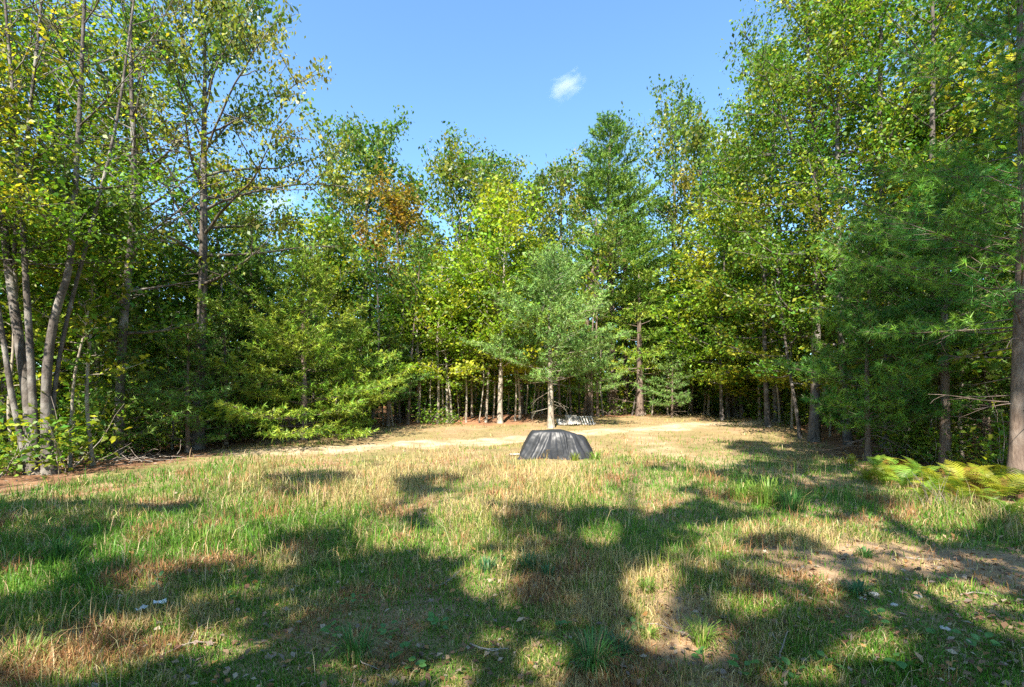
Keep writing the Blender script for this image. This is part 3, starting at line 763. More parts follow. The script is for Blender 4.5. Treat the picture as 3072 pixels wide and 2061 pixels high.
EDGE = [(418, 23.2, L_maple_lime, .95, 'yellow green'), (436, 24.4, L_maple_grn, 1.15, 'green'), (466, 24.0, L_maple_lime, 1.1, 'yellow green'), (484, 25.2, L_maple_grn, 1.25, 'green'), (522, 24.6, L_maple_lime, 1.15, 'yellow green'),
        (538, 26.0, L_maple_yel, 1.3, 'turning'), (668, 31.0, L_maple_lime, .9, 'yellow green'), (676, 29.5, L_maple_grn, 1.3, 'green'), (692, 29.0, L_maple_yel, 1.2, 'turning'),
        (708, 28.5, L_maple_lime, 1.15, 'yellow green'), (728, 27.6, L_maple_grn, 1.3, 'green'), (742, 26.0, L_maple_yel, 1.25, 'turning'), (760, 25.0, L_maple_lime, 1.1, 'yellow green'), (776, 23.4, L_maple_grn, 1.2, 'green'), (396, 24.0, L_maple_grn, .85, 'green'), (372, 24.0, L_maple_lime, .9, 'yellow green')]
for k, (px, D, lm, sc, word) in enumerate(EDGE):
    X = at(px, D)
    copy_thing([maple_c2, maple_r5, maple_l4][k % 3], (X, D, gz(X, D)), random.uniform(0, 6.28), (sc, sc, sc * random.uniform(.8, 1.0) * (.74 if k % 3 == 1 else 1)), 'low ' + word + ' maple ' + spot_words(X, D), 'low maples along the woodland edge', lm)
tree_px(842, 20.0, -60, broadleaf, 'maple_tree', 'high maple filling the sky between the two tall right hand trunks', r=.12, leaf=L_maple_grn, bark=B_grey, base=.3, Rx=3.0, nl=30, n_leaf=9, size=.16, sig=.32, el=(0, 60))
tree_px(780, 24.0, 40, broadleaf, 'maple_tree', 'high green maple behind the drooping sprays on the right', r=.12, leaf=L_maple_yel, bark=B_grey, base=.3, Rx=3.0, nl=28, n_leaf=8, size=.17, sig=.33, el=(0, 60))
tree_px(218, 20.5, 176, broadleaf, 'maple_tree', 'dark green maple behind the lower crown of the tall oak', r=.12, leaf=L_maple_grn, bark=B_dark, base=.15, Rx=3.0, nl=28, n_leaf=8, size=.15, sig=.32, el=(0, 60))
tree_px(140, 20.0, 30, broadleaf, 'maple_tree', 'golden tinged maple high between the grey stems and the tall oak', r=.13, leaf=L_maple_yel, bark=B_grey, base=.25, Rx=3.2, nl=30, n_leaf=8, size=.15, sig=.32, el=(0, 60))
tree_px(5, 14.5, -90, broadleaf, 'maple_tree', 'golden tinged maple behind the leftmost grey stems', r=.13, leaf=L_maple_yel, bark=B_grey, base=.3, Rx=3.0, nl=30, n_leaf=8, size=.13, sig=.32, el=(0, 60))
tree_px(60, 16.0, 0, broadleaf, 'maple_tree', 'green maple seen between the grey stems', r=.12, leaf=L_maple_yel, bark=B_grey, base=.15, Rx=2.8, nl=28, n_leaf=8, size=.14, sig=.3, el=(0, 60))
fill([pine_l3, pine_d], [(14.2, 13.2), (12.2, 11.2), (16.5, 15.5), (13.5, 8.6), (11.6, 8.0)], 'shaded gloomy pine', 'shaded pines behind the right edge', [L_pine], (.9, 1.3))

# the far wood that closes every gap between the trunks
def far_wood():
    n = 52000
    a = rng.uniform(R(-75), R(75), n)
    d = 40 + 26 * rng.uniform(0, 1, n) ** 1.3
    x = d * np.sin(a) * 1.0; y = d * np.cos(a)
    side = np.abs(a) > R(38)
    d2 = np.where(side, d * rng.uniform(.52, 1, n), d); x = d2 * np.sin(a); y = d2 * np.cos(a)
    top = 9.0 + 3.0 * noise2(x, y, 71, 9, 2) + np.where(side, 3, 0)
    z = ground_z(x, y) + top * rng.uniform(0, 1, n) ** 1.15
    lv = Leaves(); lv.p.append(np.stack([x, y, z], 1)); lv.t.append(rng.uniform(0, 1, n))
    gap = noise2(x * 1.0 + z, y + z * 1.7, 72, 2.4, 2)
    lv.p[0] = lv.p[0][(gap > -.45) | (z < 4)]; lv.t[0] = lv.t[0][(gap > -.45) | (z < 4)]
    o = link('far_woodland', lv.mesh('far_woodland', L_maple_grn, .74, .3, .62))
    o['kind'] = 'stuff'; o['label'] = 'dense far woodland seen through the trunks'; o['category'] = 'woodland'
far_wood()

# ------------------------------------------------------------------ saplings (slim stems along the edge)
def make_sapling(H, r, leaf, bark, label, base=.22, Rx=1.0, nl=13, n_leaf=9):
    return broadleaf('sapling', label, 0, 60, H, r, leaf, bark, base=base, Rx=Rx, nl=nl, n_leaf=n_leaf, size=.14, sig=.2, el=(-5, 45), step=.3, sub=3, flat=.4, wob=.05, cat='sapling', group='saplings along the woodland edge')
sap = [make_sapling(6.0, .035, L_maple_lime, B_pale, 's'), make_sapling(5.0, .03, L_maple_grn, B_pale, 's', .3), make_sapling(7.0, .05, L_maple_grn, B_grey, 's', .5, 1.1, 9),
       make_sapling(4.2, .022, L_maple_yel, B_pale, 's', .5, .7, 8)]
bare_pole = broadleaf('sapling', 's', 0, 62, 8.0, .06, L_maple_grn, B_pine, base=.62, Rx=1.2, nl=8, n_leaf=6, size=.16, sig=.25, step=.4, sub=3, wob=.02, cat='sapling', group='saplings along the woodland edge')
SAP = [(408, 22.0, 4), (418, 22.6, 1), (431, 22.4, 3), (438, 22.2, 0), (443, 23.1, 1), (452, 22.3, 0), (459, 23.4, 3), (466, 22.6, 1), (472, 23.8, 0), (479, 22.5, 3), (486, 22.8, 0), (493, 23.6, 1),
       (499, 24.5, 3), (515, 23.0, 1), (520, 23.2, 0), (526, 24.2, 3), (532, 23.4, 1), (537, 25.0, 0), (542, 24.6, 4), (560, 24.6, 4), (566, 25.8, 1), (571, 24.8, 4), (579, 26.2, 2), (584, 25.4, 4), (603, 27.0, 1), (632, 29.5, 2),
       (645, 30, 1), (652, 29, 3), (661, 30.5, 2), (668, 28.4, 0), (679, 30, 1), (688, 29.2, 3), (696, 30.5, 2), (704, 29.0, 0), (712, 29.5, 1), (721, 30.6, 3), (730, 28.2, 0), (738, 29, 1), (748, 27, 2), (758, 26, 0),
       (768, 24.5, 1), (780, 22.6, 0), (792, 20.6, 1), (172, 15.4, 1), (232, 17.6, 2), (262, 18.8, 1), (350, 20.8, 3), (362, 21.6, 1), (372, 21.2, 2), (383, 22.0, 3), (393, 21.6, 1), (400, 22.5, 2), (93, 12.0, 1), (70, 11.6, 3), (15, 11.4, 1), (905, 14.2, 1), (925, 13.6, 3), (962, 13.0, 1), (830, 18.0, 1), (845, 17.4, 3)]
for k, (px, D, v) in enumerate(SAP):
    src = (sap + [bare_pole])[v]
    X = at(px, D)
    side = ('left' if px < 405 else 'back' if px < 770 else 'right')
    lab = {0: 'pale sapling with yellow green sprays', 1: 'pale sapling with green leaves', 2: 'grey high topped sapling', 3: 'very slim turning sapling',
           4: 'straight brown pole sapling'}[v] + {'left': ' at the left woodland edge', 'back': ' along the back of the clearing', 'right': ' at the right woodland edge'}[side]
    lab = lab.split(' at the')[0].split(' along the')[0] + ' ' + spot_words(X, D)
    cp = copy_thing(src, (X, D, gz(X, D)), random.uniform(0, 6.28), random.uniform(.7, 1.3), lab, 'saplings, ' + side + ' edge'); cp.rotation_euler = (random.gauss(0, .07), random.gauss(0, .07), cp.rotation_euler[2])
for o in sap + [bare_pole]:                       # the patterns themselves stand in the wood as well
    i = (sap + [bare_pole]).index(o)
    px, D = [(455, 24.8), (508, 25.2), (655, 31.2), (475, 25.0), (598, 25.0)][i]
    o.location = (at(px, D), D, gz(at(px, D), D))
    o['label'] = ['pale sapling with yellow sprays one row inside the wood left of the pale trunk', 'pale green leaved sapling directly behind the pale maple trunk', 'grey sapling deep at the back right of the tallest pine',
                  'very slim sapling inside the wood left of centre', 'straight thin pole right of the board stack by the big pine trunk'][i]

# second trunk beside the tall pine, and a curved reddish one
def pole(name, label, px, D, H, r, bark, lean=(0, 0), bow=0.0):
    X = at(px, D)
    o = thing(name, label, 'tree', (X, D, gz(X, D)))
    st = stem_curve(H, lean, .012); st[:, 0] += bow * np.sin(np.linspace(0, math.pi, len(st)) * 1.5) 
    wt = Wood(); rad = trunk_rad(len(st), r, .03); wt.tube(with_foot(st), np.concatenate([[rad[0] * 1.1], rad]), 9)
    link('trunk', wt.mesh('trunk', bark), o)
    wb = Wood(); lv = Leaves()
    crown_on(st, rad, wb, lv, H * .5, H * .95, 12, 2.2, 8, .36, step=.5)
    for k in range(5):
        p = st[rng.integers(2, 7)]; a = rng.uniform(0, 6.28)
        c = curve(p, (math.cos(a), math.sin(a), .05), rng.uniform(.5, 1.2), 4, -.1, .12); wb.tube(c, np.linspace(.014, .004, 5), 4)
    link('branches', wb.mesh('branches', bark), o)['kind'] = 'stuff'
    f = link('foliage', lv.mesh('foliage', L_oak_far, .2, .7), o); f['kind'] = 'stuff'
pole('oak_tree', 'second thick trunk close to the right of the tallest pine trunk', 626, 31.5, 14, .22, B_pine)
pole('oak_tree', 'reddish trunk with a curved foot between the board stack and the tallest pine', 590, 26.5, 11, .14, B_pine, (.2, 0), -.25)

# ------------------------------------------------------------------ undergrowth shrubs
def make_shrub(label, H, Rx, leaf, n=9, size=.11, nst=7):
    o = thing('shrub', label, 'shrub', (0, 70, 0), 0, 'undergrowth shrubs')
    wb = Wood(); lv = Leaves()
    for k in range(nst):
        a = rng.uniform(0, 6.28)
        c = curve((rng.normal(0, .08), rng.normal(0, .08), -.05), (math.cos(a) * .6, math.sin(a) * .6, 1), H * rng.uniform(.7, 1.1), 6, -.2, .16)
        wb.tube(c, np.linspace(.012, .004, 7), 4)
        lv.spray(along(c, np.arange(.3, 1.0, .12)), n, Rx * .3, .6)
    link('branches', wb.mesh('branches', B_twig), o)['kind'] = 'stuff'
    f = link('foliage', lv.mesh('foliage', leaf, size, .3), o); f['kind'] = 'stuff'
    return o
shr = [make_shrub('s', 1.3, .9, L_under), make_shrub('s', .8, .8, L_under, 8, .09), make_shrub('s', 1.8, 1.0, L_maple_grn, 9, .13)]
SH = []
for px in range(-10, 420, 17):
    x0, y0 = [(x, y) for x, y in [(np.interp(px, [-10, 150, 300, 420], [-10.4, -10.6, -8.4, -5.6]), 0)]][0]
    D = x0 * F / (px - 512) if abs(px - 512) > 30 else 22.6
    SH.append((x0 - random.uniform(.3, 1.5), min(D + random.uniform(.3, 1.5), 24)))
for px in range(425, 800, 13):
    D = np.interp(px, [425, 560, 640, 720, 800], [23.6, 26.5, 32, 32, 23]) + random.uniform(0, 2.5)
    SH.append((at(px, D), D))
for k in range(16):
    y = random.uniform(9, 22); SH.append((float(np.interp(y, [9, 14, 20, 27], [9.2, 10.6, 13.2, 16.5])) + random.uniform(.2, 2.0), y))
for k in range(95):
    px = random.uniform(395, 800); D = float(np.interp(px, [395, 560, 640, 720, 800], [23.5, 27, 33, 33, 24])) + random.uniform(1, 12)
    SH.append((at(px, D), D))
for k in range(26):
    px = 640 + k * 6.4 + random.uniform(-3, 3); D = float(np.interp(px, [640, 720, 760, 800], [29.6, 29.6, 25.5, 21])) + random.uniform(0, 1.5)
    SH.append((at(px, D), D))
for k in range(36):
    px = random.uniform(690, 870); D = float(np.interp(px, [690, 740, 800, 870], [31, 29, 22, 18])) + random.uniform(0, 9)
    SH.append((at(px, D), D))
for k in range(30):
    y = random.uniform(9, 24); SH.append((-10.5 - random.uniform(.8, 6), y))
for k, (X, Y) in enumerate(SH):
    zone = 'left' if X < -5 else ('back' if Y > 21.5 and X < 9 else 'right')
    copy_thing(shr[k % 3], (X, Y, gz(X, Y) - .03), random.uniform(0, 6.28), (s_ := random.uniform(.7, 1.25) * (1.6 if k % 3 and Y > 24 else 1)),
               ('low' if s_ * (1.3, .8, 1.8)[k % 3] < .95 else 'tall' if s_ * (1.3, .8, 1.8)[k % 3] > 1.8 else 'knee high' if s_ < .9 else 'leafy') + ' undergrowth shrub ' + spot_words(X, Y), 'undergrowth shrubs, ' + zone)
for k, (px, D) in enumerate([(428, 21.7), (448, 21.9), (60, 10.5)]):
    shr[k].location = (at(px, D), D, gz(at(px, D), D) - .03); shr[k]['group'] = 'front shrubs'
shr[0]['label'] = 'bright leafy shrub where the brown bank begins, left of the pale saplings'
shr[1]['label'] = 'low leafy shrub on the brown bank left of the pale maple trunk'
shr[2]['label'] = 'tall leafy shrub at the foot of the grey stem clump'

# brush of grey dead sticks under the left trees
for (px, D, lab) in [(112, 11.9, 'tangle of grey dead sticks right of the grey stem clump'), (150, 12.9, 'tangle of grey dead sticks below the shaded left pines'), (905, 12.8, 'fallen grey twigs under the young bluish pine on the right')]:
    X = at(px, D)
    o = thing('brush_pile', lab, 'brush pile', (X, D, gz(X, D)))
    for k in range(26):
        a = rng.uniform(0, 6.28)
        c = curve((rng.normal(0, .7), rng.normal(0, .35), rng.uniform(.0, .25)), (math.cos(a), math.sin(a) * .6, rng.uniform(.0, .6)), rng.uniform(.3, .9), 5, -.3, .25)
        w = Wood(); w.tube(c, np.linspace(.008, .003, 6), 4)
        link('stick', w.mesh('stick', B_twig), o)

# ------------------------------------------------------------------ the covered pile
m, n, l, out = new_mat('black_plastic_sheet')
p = n.new('ShaderNodeBsdfPrincipled'); p.inputs['Base Color'].default_value = (.026, .027, .031, 1); p.inputs['Roughness'].default_value = .4
p.inputs['Specular IOR Level'].default_value = .32
tc = n.new('ShaderNodeTexCoord'); nz = n.new('ShaderNodeTexNoise'); nz.inputs['Scale'].default_value = 7; nz.inputs['Detail'].default_value = 5
mp = n.new('ShaderNodeMapping'); mp.inputs['Scale'].default_value = (1.6, 1.6, .5); l.new(tc.outputs['Object'], mp.inputs[0]); l.new(mp.outputs[0], nz.inputs['Vector'])
b = n.new('ShaderNodeBump'); b.inputs['Strength'].default_value = .12; b.inputs['Distance'].default_value = .04
l.new(nz.outputs['Fac'], b.inputs['Height']); l.new(b.outputs[0], p.inputs['Normal'])
rr = n.new('ShaderNodeMapRange'); l.new(nz.outputs['Fac'], rr.inputs[0]); rr.inputs[3].default_value = .36; rr.inputs[4].default_value = .55; l.new(rr.outputs[0], p.inputs['Roughness'])
l.new(p.outputs[0], out.inputs[0]); M_tarp = m

TD = 13.6; TXc = at(557, TD)
NA, NS = 220, 46
th = np.linspace(0, 2 * math.pi, NA, endpoint=False)
def rrect(th, a, b, e=5.0):
    c, s = np.cos(th), np.sin(th)
    return (np.abs(c / a) ** e + np.abs(s / b) ** e) ** (-1 / e)
verts = []
ridge = np.zeros(NA)
for k in range(60):
    a0 = rng.uniform(0, 2 * math.pi); wd = rng.uniform(.012, .05)
    dth = np.abs((th - a0 + math.pi) % (2 * math.pi) - math.pi)
    ridge += rng.uniform(-.6, 1.0) * np.maximum(0, 1 - dth / (wd * 2.2))
for a0, amp in [(R(-152), 1.7), (R(-118), 1.4), (R(-140), -1.6), (R(-50), 1.6), (R(-38), -1.4), (R(-28), 1.2), (R(-62), -1.0)]:
    dth = np.abs((th - a0 + math.pi) % (2 * math.pi) - math.pi)
    ridge += amp * np.maximum(0, 1 - dth / .09)
for j in range(NS):
    s = j / (NS - 1)
    if s < .34:                       # top sheet
        u = s / .34
        rad = rrect(th, .74, .42) * u
        z = .765 - .02 * u ** 2 + 0 * th
        z = z + .012 * np.sin(th * 3 + 4 * u) - .02 * u * (1 - u) * (1 + np.sin(th * 2 + 1))
    else:
        u = (s - .34) / .66
        k = u ** .85
        shoulder = 1 + .05 * np.sin(min(1, u * 4) * math.pi / 2)
        th2 = (th + (u - .15) * (.16 * np.sin(th * 2 + 1) + .10 * np.sin(th * 5 + .4) + .06 * np.sin(th * 11))) % (2 * math.pi)
        rg = np.interp(th2, np.append(th, 2 * math.pi), np.append(ridge, ridge[0]))
        rad = (rrect(th, .74, .42) * shoulder * (1 - k) + rrect(th, 1.04, .66, 4) * k) + rg * .066 * (u ** .8) + .03 * u * np.sin(th * 4 + 5 * u)
        z = .745 * (1 - u ** 1.12) + .015 * np.sin(th * 9 + 2) * u - .03 * u
    x = rad * np.cos(th); y = rad * np.sin(th)
    # the right end of what lies under the sheet is lower
    low = sstep(.1, .75, x) * (.13 - .02 * s) * (1 - max(0, s - .34) / .66)
    z = z - low
    x = x - .10 * np.maximum(0, -x) * max(0, (s - .34) / .66)
    verts.append(np.stack([x, y, z], 1))
V = np.concatenate(verts)
V = V + .006 * np.stack([noise2(V[:, 0] * 3, V[:, 2] * 3, q, .9, 2) for q in (1, 2, 3)], 1)
i = np.arange(NS - 1)[:, None] * NA; j = np.arange(NA)[None, :]; j2 = (j + 1) % NA
Fq = np.stack([i + j, i + NA + j, i + NA + j2, i + j2], -1).reshape(-1, 4)
pile = thing('covered_pile', 'pile covered by a creased black plastic sheet in the middle of the grass', 'covered pile', (TXc, TD, gz(TXc, TD)))
V = V * np.array([.93, .95, 1.0])
link('plastic_sheet', mesh_np('plastic_sheet', V, Fq, smooth=True, mats=[M_tarp]), pile)
# loose hem lying on the grass at the right end
def box_mesh(name, sx, sy, sz, mat, bev=.006):
    import bmesh
    bm = bmesh.new(); bmesh.ops.create_cube(bm, size=1)
    for v in bm.verts: v.co = Vector((v.co.x * sx, v.co.y * sy, v.co.z * sz))
    bmesh.ops.bevel(bm, geom=bm.edges[:], offset=min(bev, .3 * min(sx, sy, sz)), segments=1, affect='EDGES')
    me = bpy.data.meshes.new(name); bm.to_mesh(me); bm.free(); me.materials.append(mat); return me
M_board = bark_mat('weathered_board', (.12, .11, .10), (.27, .255, .235), (.36, .345, .32), zs=3, scale=6, bump=.2)
M_board_pale = bark_mat('pale_board', (.22, .21, .195), (.42, .40, .37), (.50, .48, .45), zs=3, scale=6, bump=.15)

# stack of leaning boards and the slatted pallet at the foot of the bank
BD = 21.6
bx = at(558, BD)
stack = thing('board_stack', 'leaning stack of pale weathered boards beside the bare pine trunk', 'board stack', (bx, BD, gz(bx, BD)))
for k in range(11):
    hgt = .30 if k < 5 else .50
    me = box_mesh('plank', .10, .025, hgt * rng.uniform(.92, 1.05), M_board_pale if k in (0, 1, 6) else M_board)
    o = link('plank', me, stack)
    o.location = (k * .088, .02 * (k % 3) + rng.normal(0, .01), hgt * .5 - .01)
    o.rotation_euler = (R(-24 + rng.normal(0, 3)), R(-14 - k * 1.2 + rng.normal(0, 3)), R(rng.normal(0, 5)))
px_ = at(582, BD + .2)
pal = thing('slatted_pallet', 'grey slatted pallet leaning back right of the board stack', 'pallet', (px_, BD + .2, gz(px_, BD + .2)))
tilt = R(-32)
for k in range(8):
    o = link('slat', bpy.data.meshes.get('slat') or box_mesh('slat', .055, .018, .46, M_board_pale), pal)
    o.location = (-.42 + k * .12 + .05, .0, .2); o.rotation_euler = (tilt, R(-16), R(rng.normal(0, 2)))
for q, zz in ((0, .05), (1, .36)):
    o = link('rail', bpy.data.meshes.get('rail') or box_mesh('rail', 1.0, .03, .05, M_board), pal)
    o.location = (.05 - .07 * (1 - 2 * q) * -1, -.045 + .21 * q, zz); o.rotation_euler = (tilt, R(-2), 0)
bo = box_mesh('board', .36, .12, .03, M_board_pale)
o = thing('loose_board', 'short pale board lying on the track left of the black covered pile', 'board', (at(516, 13.9), 13.9, gz(at(516, 13.9), 13.9) + .03), R(8), None, bo)

# ------------------------------------------------------------------ ferns
def fern_mats():
    return [leaf_mat('fern_yellow', (.19, .31, .025), (.36, .35, .03), .3, trans=.4), leaf_mat('fern_green', (.10, .22, .025), (.26, .32, .035), .35, trans=.4), leaf_mat('fern_rust', (.30, .16, .04), (.38, .26, .05), .5, trans=.3)]
FM = fern_mats()
def frond_mesh(L, npair, mat, k):
    t = np.linspace(0, 1, 14)
    rx = L * (t * .85); rz = L * (.62 * t - .62 * t ** 2.6)
    pts = np.stack([rx, 0 * t + .03 * L * np.sin(t * 3 + k), rz], 1)
    V = []; Fs = []; n0 = 0
    w = Wood(); w.tube(pts, np.linspace(.005, .0015, 14), 3)
    V.append(np.concatenate(w.v)); Fs.append(np.concatenate(w.f)); n0 = w.n
    tt = np.linspace(.16, .985, npair)
    P = along(pts, tt); dd = unit(np.gradient(P, axis=0))
    wl_ = L * .25 * np.sin(np.clip(tt * 1.02, 0, 1) ** .8 * math.pi) ** .8 + .012
    for sgn in (-1, 1):
        side = np.array([0, 1., 0]) * sgn + dd * .45 + np.array([0, 0, -.12]) + rng.normal(0, .05, (npair, 3))
        side = unit(side)
        wd = (L * .82 / npair * .30)
        a = P - dd * wd; b2 = P + dd * wd
        mid = P + side * (wl_ * .55)[:, None] ; tip = P + side * wl_[:, None] + np.array([0, 0, -.08]) * wl_[:, None]
        q = np.stack([a, mid - dd * wd * .8, tip, mid + dd * wd * .8, b2], 1).reshape(-1, 3)
        V.append(q); ii = np.arange(npair)[:, None] * 5 + n0
        Fs.append(np.concatenate([ii + np.array([[0, 1, 3, 4]]), ]))
        Fs.append(np.concatenate([ii + np.array([[1, 2, 3, 3]])[:, :3], ]))
        n0 += npair * 5
    VV = np.concatenate(V)
    col = np.stack([np.clip(.5 + .5 * (VV[:, 0] / L - .5) + rng.normal(0, .1), 0, 1) + 0 * VV[:, 0], np.full(len(VV), rng.uniform(.3, .8)), np.full(len(VV), rng.uniform(.2, .8))], 1)
    quads = [f for f in Fs if f.shape[1] == 4]; tris = [f for f in Fs if f.shape[1] == 3]
    return mesh_np('frond', VV, [np.concatenate(quads), np.concatenate(tris)], {'col': col}, mats=[mat])
FR = [[frond_mesh(1.0, 17, m_, k + 3 * q) for k in range(3)] for q, m_ in enumerate(FM)]
FERN = [(868, 9.6, 0, .55, 'small yellow fern at the left end of the fern bed'), (884, 9.3, 0, .8, 'tall yellow fern near the left end of the fern bed'), (897, 9.9, 2, .75, 'rust tipped fern standing behind the tall yellow fern'),
        (905, 8.8, 1, .7, 'green fern right of the tall yellow fern'), (918, 9.5, 1, .75, 'dark green fern at the back of the fern bed under the pine'), (930, 8.6, 0, .75, 'yellow fern in the middle of the fern bed'),
        (941, 8.0, 0, .7, 'yellow fern in front of the fern bed by the dry stalks'), (952, 8.9, 1, .75, 'green fern in the shade behind the middle of the fern bed'), (963, 8.3, 0, .8, 'large yellow fern right of the dry stalks'),
        (978, 7.9, 2, .65, 'rust brown fern low in the fern bed'), (988, 8.5, 0, .8, 'yellow fern leaning before the stout pine trunk'), (1000, 7.7, 0, .75, 'yellow fern at the right picture edge'),
        (1016, 8.0, 0, .8, 'wide yellow fern by the foot of the stout pine'), (1034, 7.6, 1, .8, 'green fern half cut by the right picture edge'), (985, 7.3, 2, .5, 'low browned fern at the front of the fern bed'),
        (1010, 6.6, 1, .55, 'lone green fern below the fern bed on the bare soil'), (925, 7.7, 1, .5, 'small green fern at the front left of the fern bed'), (1000, 9.0, 1, .8, 'green fern behind the stout pine trunk'),
        (878, 10.6, 1, .6, 'small green fern under the young bluish pine'), (850, 11.4, 0, .45, 'tiny yellow fern by the grass edge left of the fern bed'), (960, 7.55, 0, .6, 'yellow fern just above the bare red soil'), (1030, 8.9, 0, .75, 'yellow fern outside the stout trunk on the right')]
for (px, D, kind, s, lab) in FERN:
    X = at(px, D)
    o = thing('fern', lab, 'fern', (X, D, gz(X, D)), rng.uniform(0, 6.28), 'ferns in the fern bed')
    nf = 8
    for k in range(nf):
        kk = kind if rng.uniform() < .6 else int(rng.choice([0, 1, 1, 2]))
        c = link('frond', FR[kk][k % 3], o)
        c.rotation_euler = (rng.normal(0, .2), R(rng.uniform(-62, -22)), k * 6.283 / nf + rng.normal(0, .25))
        sc = s * rng.uniform(.62, 1.0); c.scale = (sc, sc, sc)

# ------------------------------------------------------------------ grass
GRN = np.array([.085, .20, .018]); OLV = np.array([.165, .215, .03]); STR = np.array([.42, .325, .14]); RED = np.array([.33, .175, .075]); PAL = np.array([.44, .36, .20])
M_grass = attr_mat('grass_blades', trans=.35, rough=.5, spec=.3)
def grass_fields(x, y):
    n1 = noise2(x, y, 21, 2.6, 3); n2 = noise2(x, y, 22, .8, 2); n3 = noise2(x, y, 23, 5.0, 2)
    straw = .44 + .42 * n1 - .5 * np.exp(-(((x - 6.5) / 2.6) ** 2 + ((y - 15.5) / 3.5) ** 2)) + .22 * n2
    straw += .42 * np.exp(-(((x + 1.0) / 4.5) ** 2 + ((y - 10.8) / 2.6) ** 2))
    straw -= .6 * np.exp(-(((x + 4.2) / 2.6) ** 2 + ((y - 5.6) / 1.4) ** 2))
    straw -= .6 * np.exp(-(((x + 7.8) / 2.2) ** 2 + ((y - 10.5) / 3.6) ** 2))
    straw -= .7 * np.exp(-(((x - 4.0) / 2.6) ** 2 + ((y - 9.6) / 3.2) ** 2))
    straw += .12 * sstep(12, 15, y)
    red = sstep(.15, .75, noise2(x, y, 24, 1.7, 3) + .35 * np.exp(-(((x + 1.5) / 3.2) ** 2 + ((y - 11.9) / .9) ** 2)) + .3 * np.exp(-(((x - .2) / 1.6) ** 2 + ((y - 3.2) / .7) ** 2)))
    h = .105 + .045 * n3 + .035 * n1
    h += .07 * np.exp(-(((x + .5) / 6) ** 2 + ((y - 10.6) / 2.6) ** 2)) + .07 * np.exp(-(((x + 4.2) / 2.6) ** 2 + ((y - 5.2) / 2.4) ** 2))
    h *= np.interp(y, [2, 4.5, 7, 30], [.5, .62, 1, 1])
    h *= 1 - .12 * sstep(11, 16, y)
    h *= 1.04
    h *= 1 - .5 * np.exp(-(((x - 1.3) / 1.5) ** 2 + ((y - 12.5) / .9) ** 2))
    ed = edge_dist(x, y)
    den = sstep(.0, 1.3, ed + .5 * n2) * (1 - .85 * track_mask(x, y)) * (1 - .88 * bare_mask(x, y))
    den *= np.where(y > 13.2, .8 + .2 * sstep(-.2, .4, n1), 1.0) * (.62 + .38 * sstep(-.5, .1, n2 + .4 * n1))
    return np.clip(straw, 0, 1), np.clip(red, 0, 1), np.maximum(h, .03), np.clip(den, 0, 1)

NB = 435000
u = rng.uniform(-130, 1154, NB); v = HZ + 10 + (rng.uniform(0, 1, NB) ** .9) * 320
D = F * CAMH / (v - HZ)
for _ in range(6):
    D = np.clip(F * (CAMH - ground_z((u - 512) / F * D, D)) / (v - HZ), 1.5, 34)
gx = (u - 512) / F * D + rng.normal(0, .02, NB); gy = D + rng.normal(0, .02, NB) * D * .5
# the meadow goes on beside and behind the frame
NX = 70000
ex = rng.uniform(-9.5, 9.5, NX); ey = rng.uniform(-3.5, 8.5, NX)
fr = np.abs(ex) > (ey + .3) * 1.2
ey2 = np.where(ey < 2.0, True, fr)
gx = np.concatenate([gx, ex[ey2]]); gy = np.concatenate([gy, ey[ey2]])
straw, red, hh, den = grass_fields(gx, gy)
k = (rng.uniform(0, 1, len(gx)) < den) & (gy < 31)
# nothing grows through the covered pile
k &= ~((np.abs(gx - TXc) < .85) & (np.abs(gy - TD) < .5))
gx, gy, straw, red, hh = gx[k], gy[k], straw[k], red[k], hh[k]
N = len(gx); D = gy
gzz = ground_z(gx, gy) - .01
H = hh * rng.lognormal(0, .42, N).clip(.35, 2.6)
tall = rng.uniform(0, 1, N) < .005; H[tall] *= 2.2
W = (.0030 + .00085 * np.maximum(D, np.where((np.abs(gx) > (gy + .3) * 1.15) | (gy < 2), 6.0, 0))) * rng.uniform(.7, 1.3, N); W[tall] *= .7
a = rng.uniform(0, 6.283, N); cs = np.stack([np.cos(a), np.sin(a), 0 * a], 1)
b_ = rng.uniform(0, 6.283, N)
lean = rng.uniform(.1, .95, N) ** 1.3; flatg = rng.uniform(0, 1, N) < .36
lean[flatg] = rng.uniform(1.0, 2.2, flatg.sum())
ld = np.stack([np.cos(b_), np.sin(b_), 0 * b_], 1)
P0 = np.stack([gx, gy, gzz], 1)
nrmz = 1 / np.sqrt(1 + (lean * .8) ** 2)
Pm = P0 + np.array([0, 0, 1.]) * (H * .6 * nrmz)[:, None] + ld * (H * lean * .35 * nrmz)[:, None]
Pt = P0 + np.array([0, 0, 1.]) * (H * np.maximum(.08, 1 - .28 * lean) * nrmz)[:, None] + ld * (H * lean * nrmz)[:, None]
V = np.stack([P0 - cs * (W * .5)[:, None], P0 + cs * (W * .5)[:, None], Pm + cs * (W * .42)[:, None], Pm - cs * (W * .42)[:, None], Pt], 1).reshape(-1, 3)
ii = np.arange(N)[:, None] * 5
FQ = ii + np.array([[0, 1, 2, 3]]); FT = ii + np.array([[3, 2, 4]])
sf = (straw + rng.normal(0, .22, N)) 
base = np.where((sf < .34)[:, None], GRN, np.where((sf < .56)[:, None], OLV, STR))
rsel = rng.uniform(0, 1, N) < red * .75; base = np.where(rsel[:, None], RED, base)
psel = (rng.uniform(0, 1, N) < .07) | tall; base = np.where(psel[:, None], PAL, base)
base = base * rng.uniform(.75, 1.4, N)[:, None] * (1 + rng.normal(0, .07, (N, 3)))
gr = link('grass', mesh_np('grass', V, [FQ, FT], {'col': np.repeat(np.clip(base, .01, .8), 5, 0)}, mats=[M_grass]))
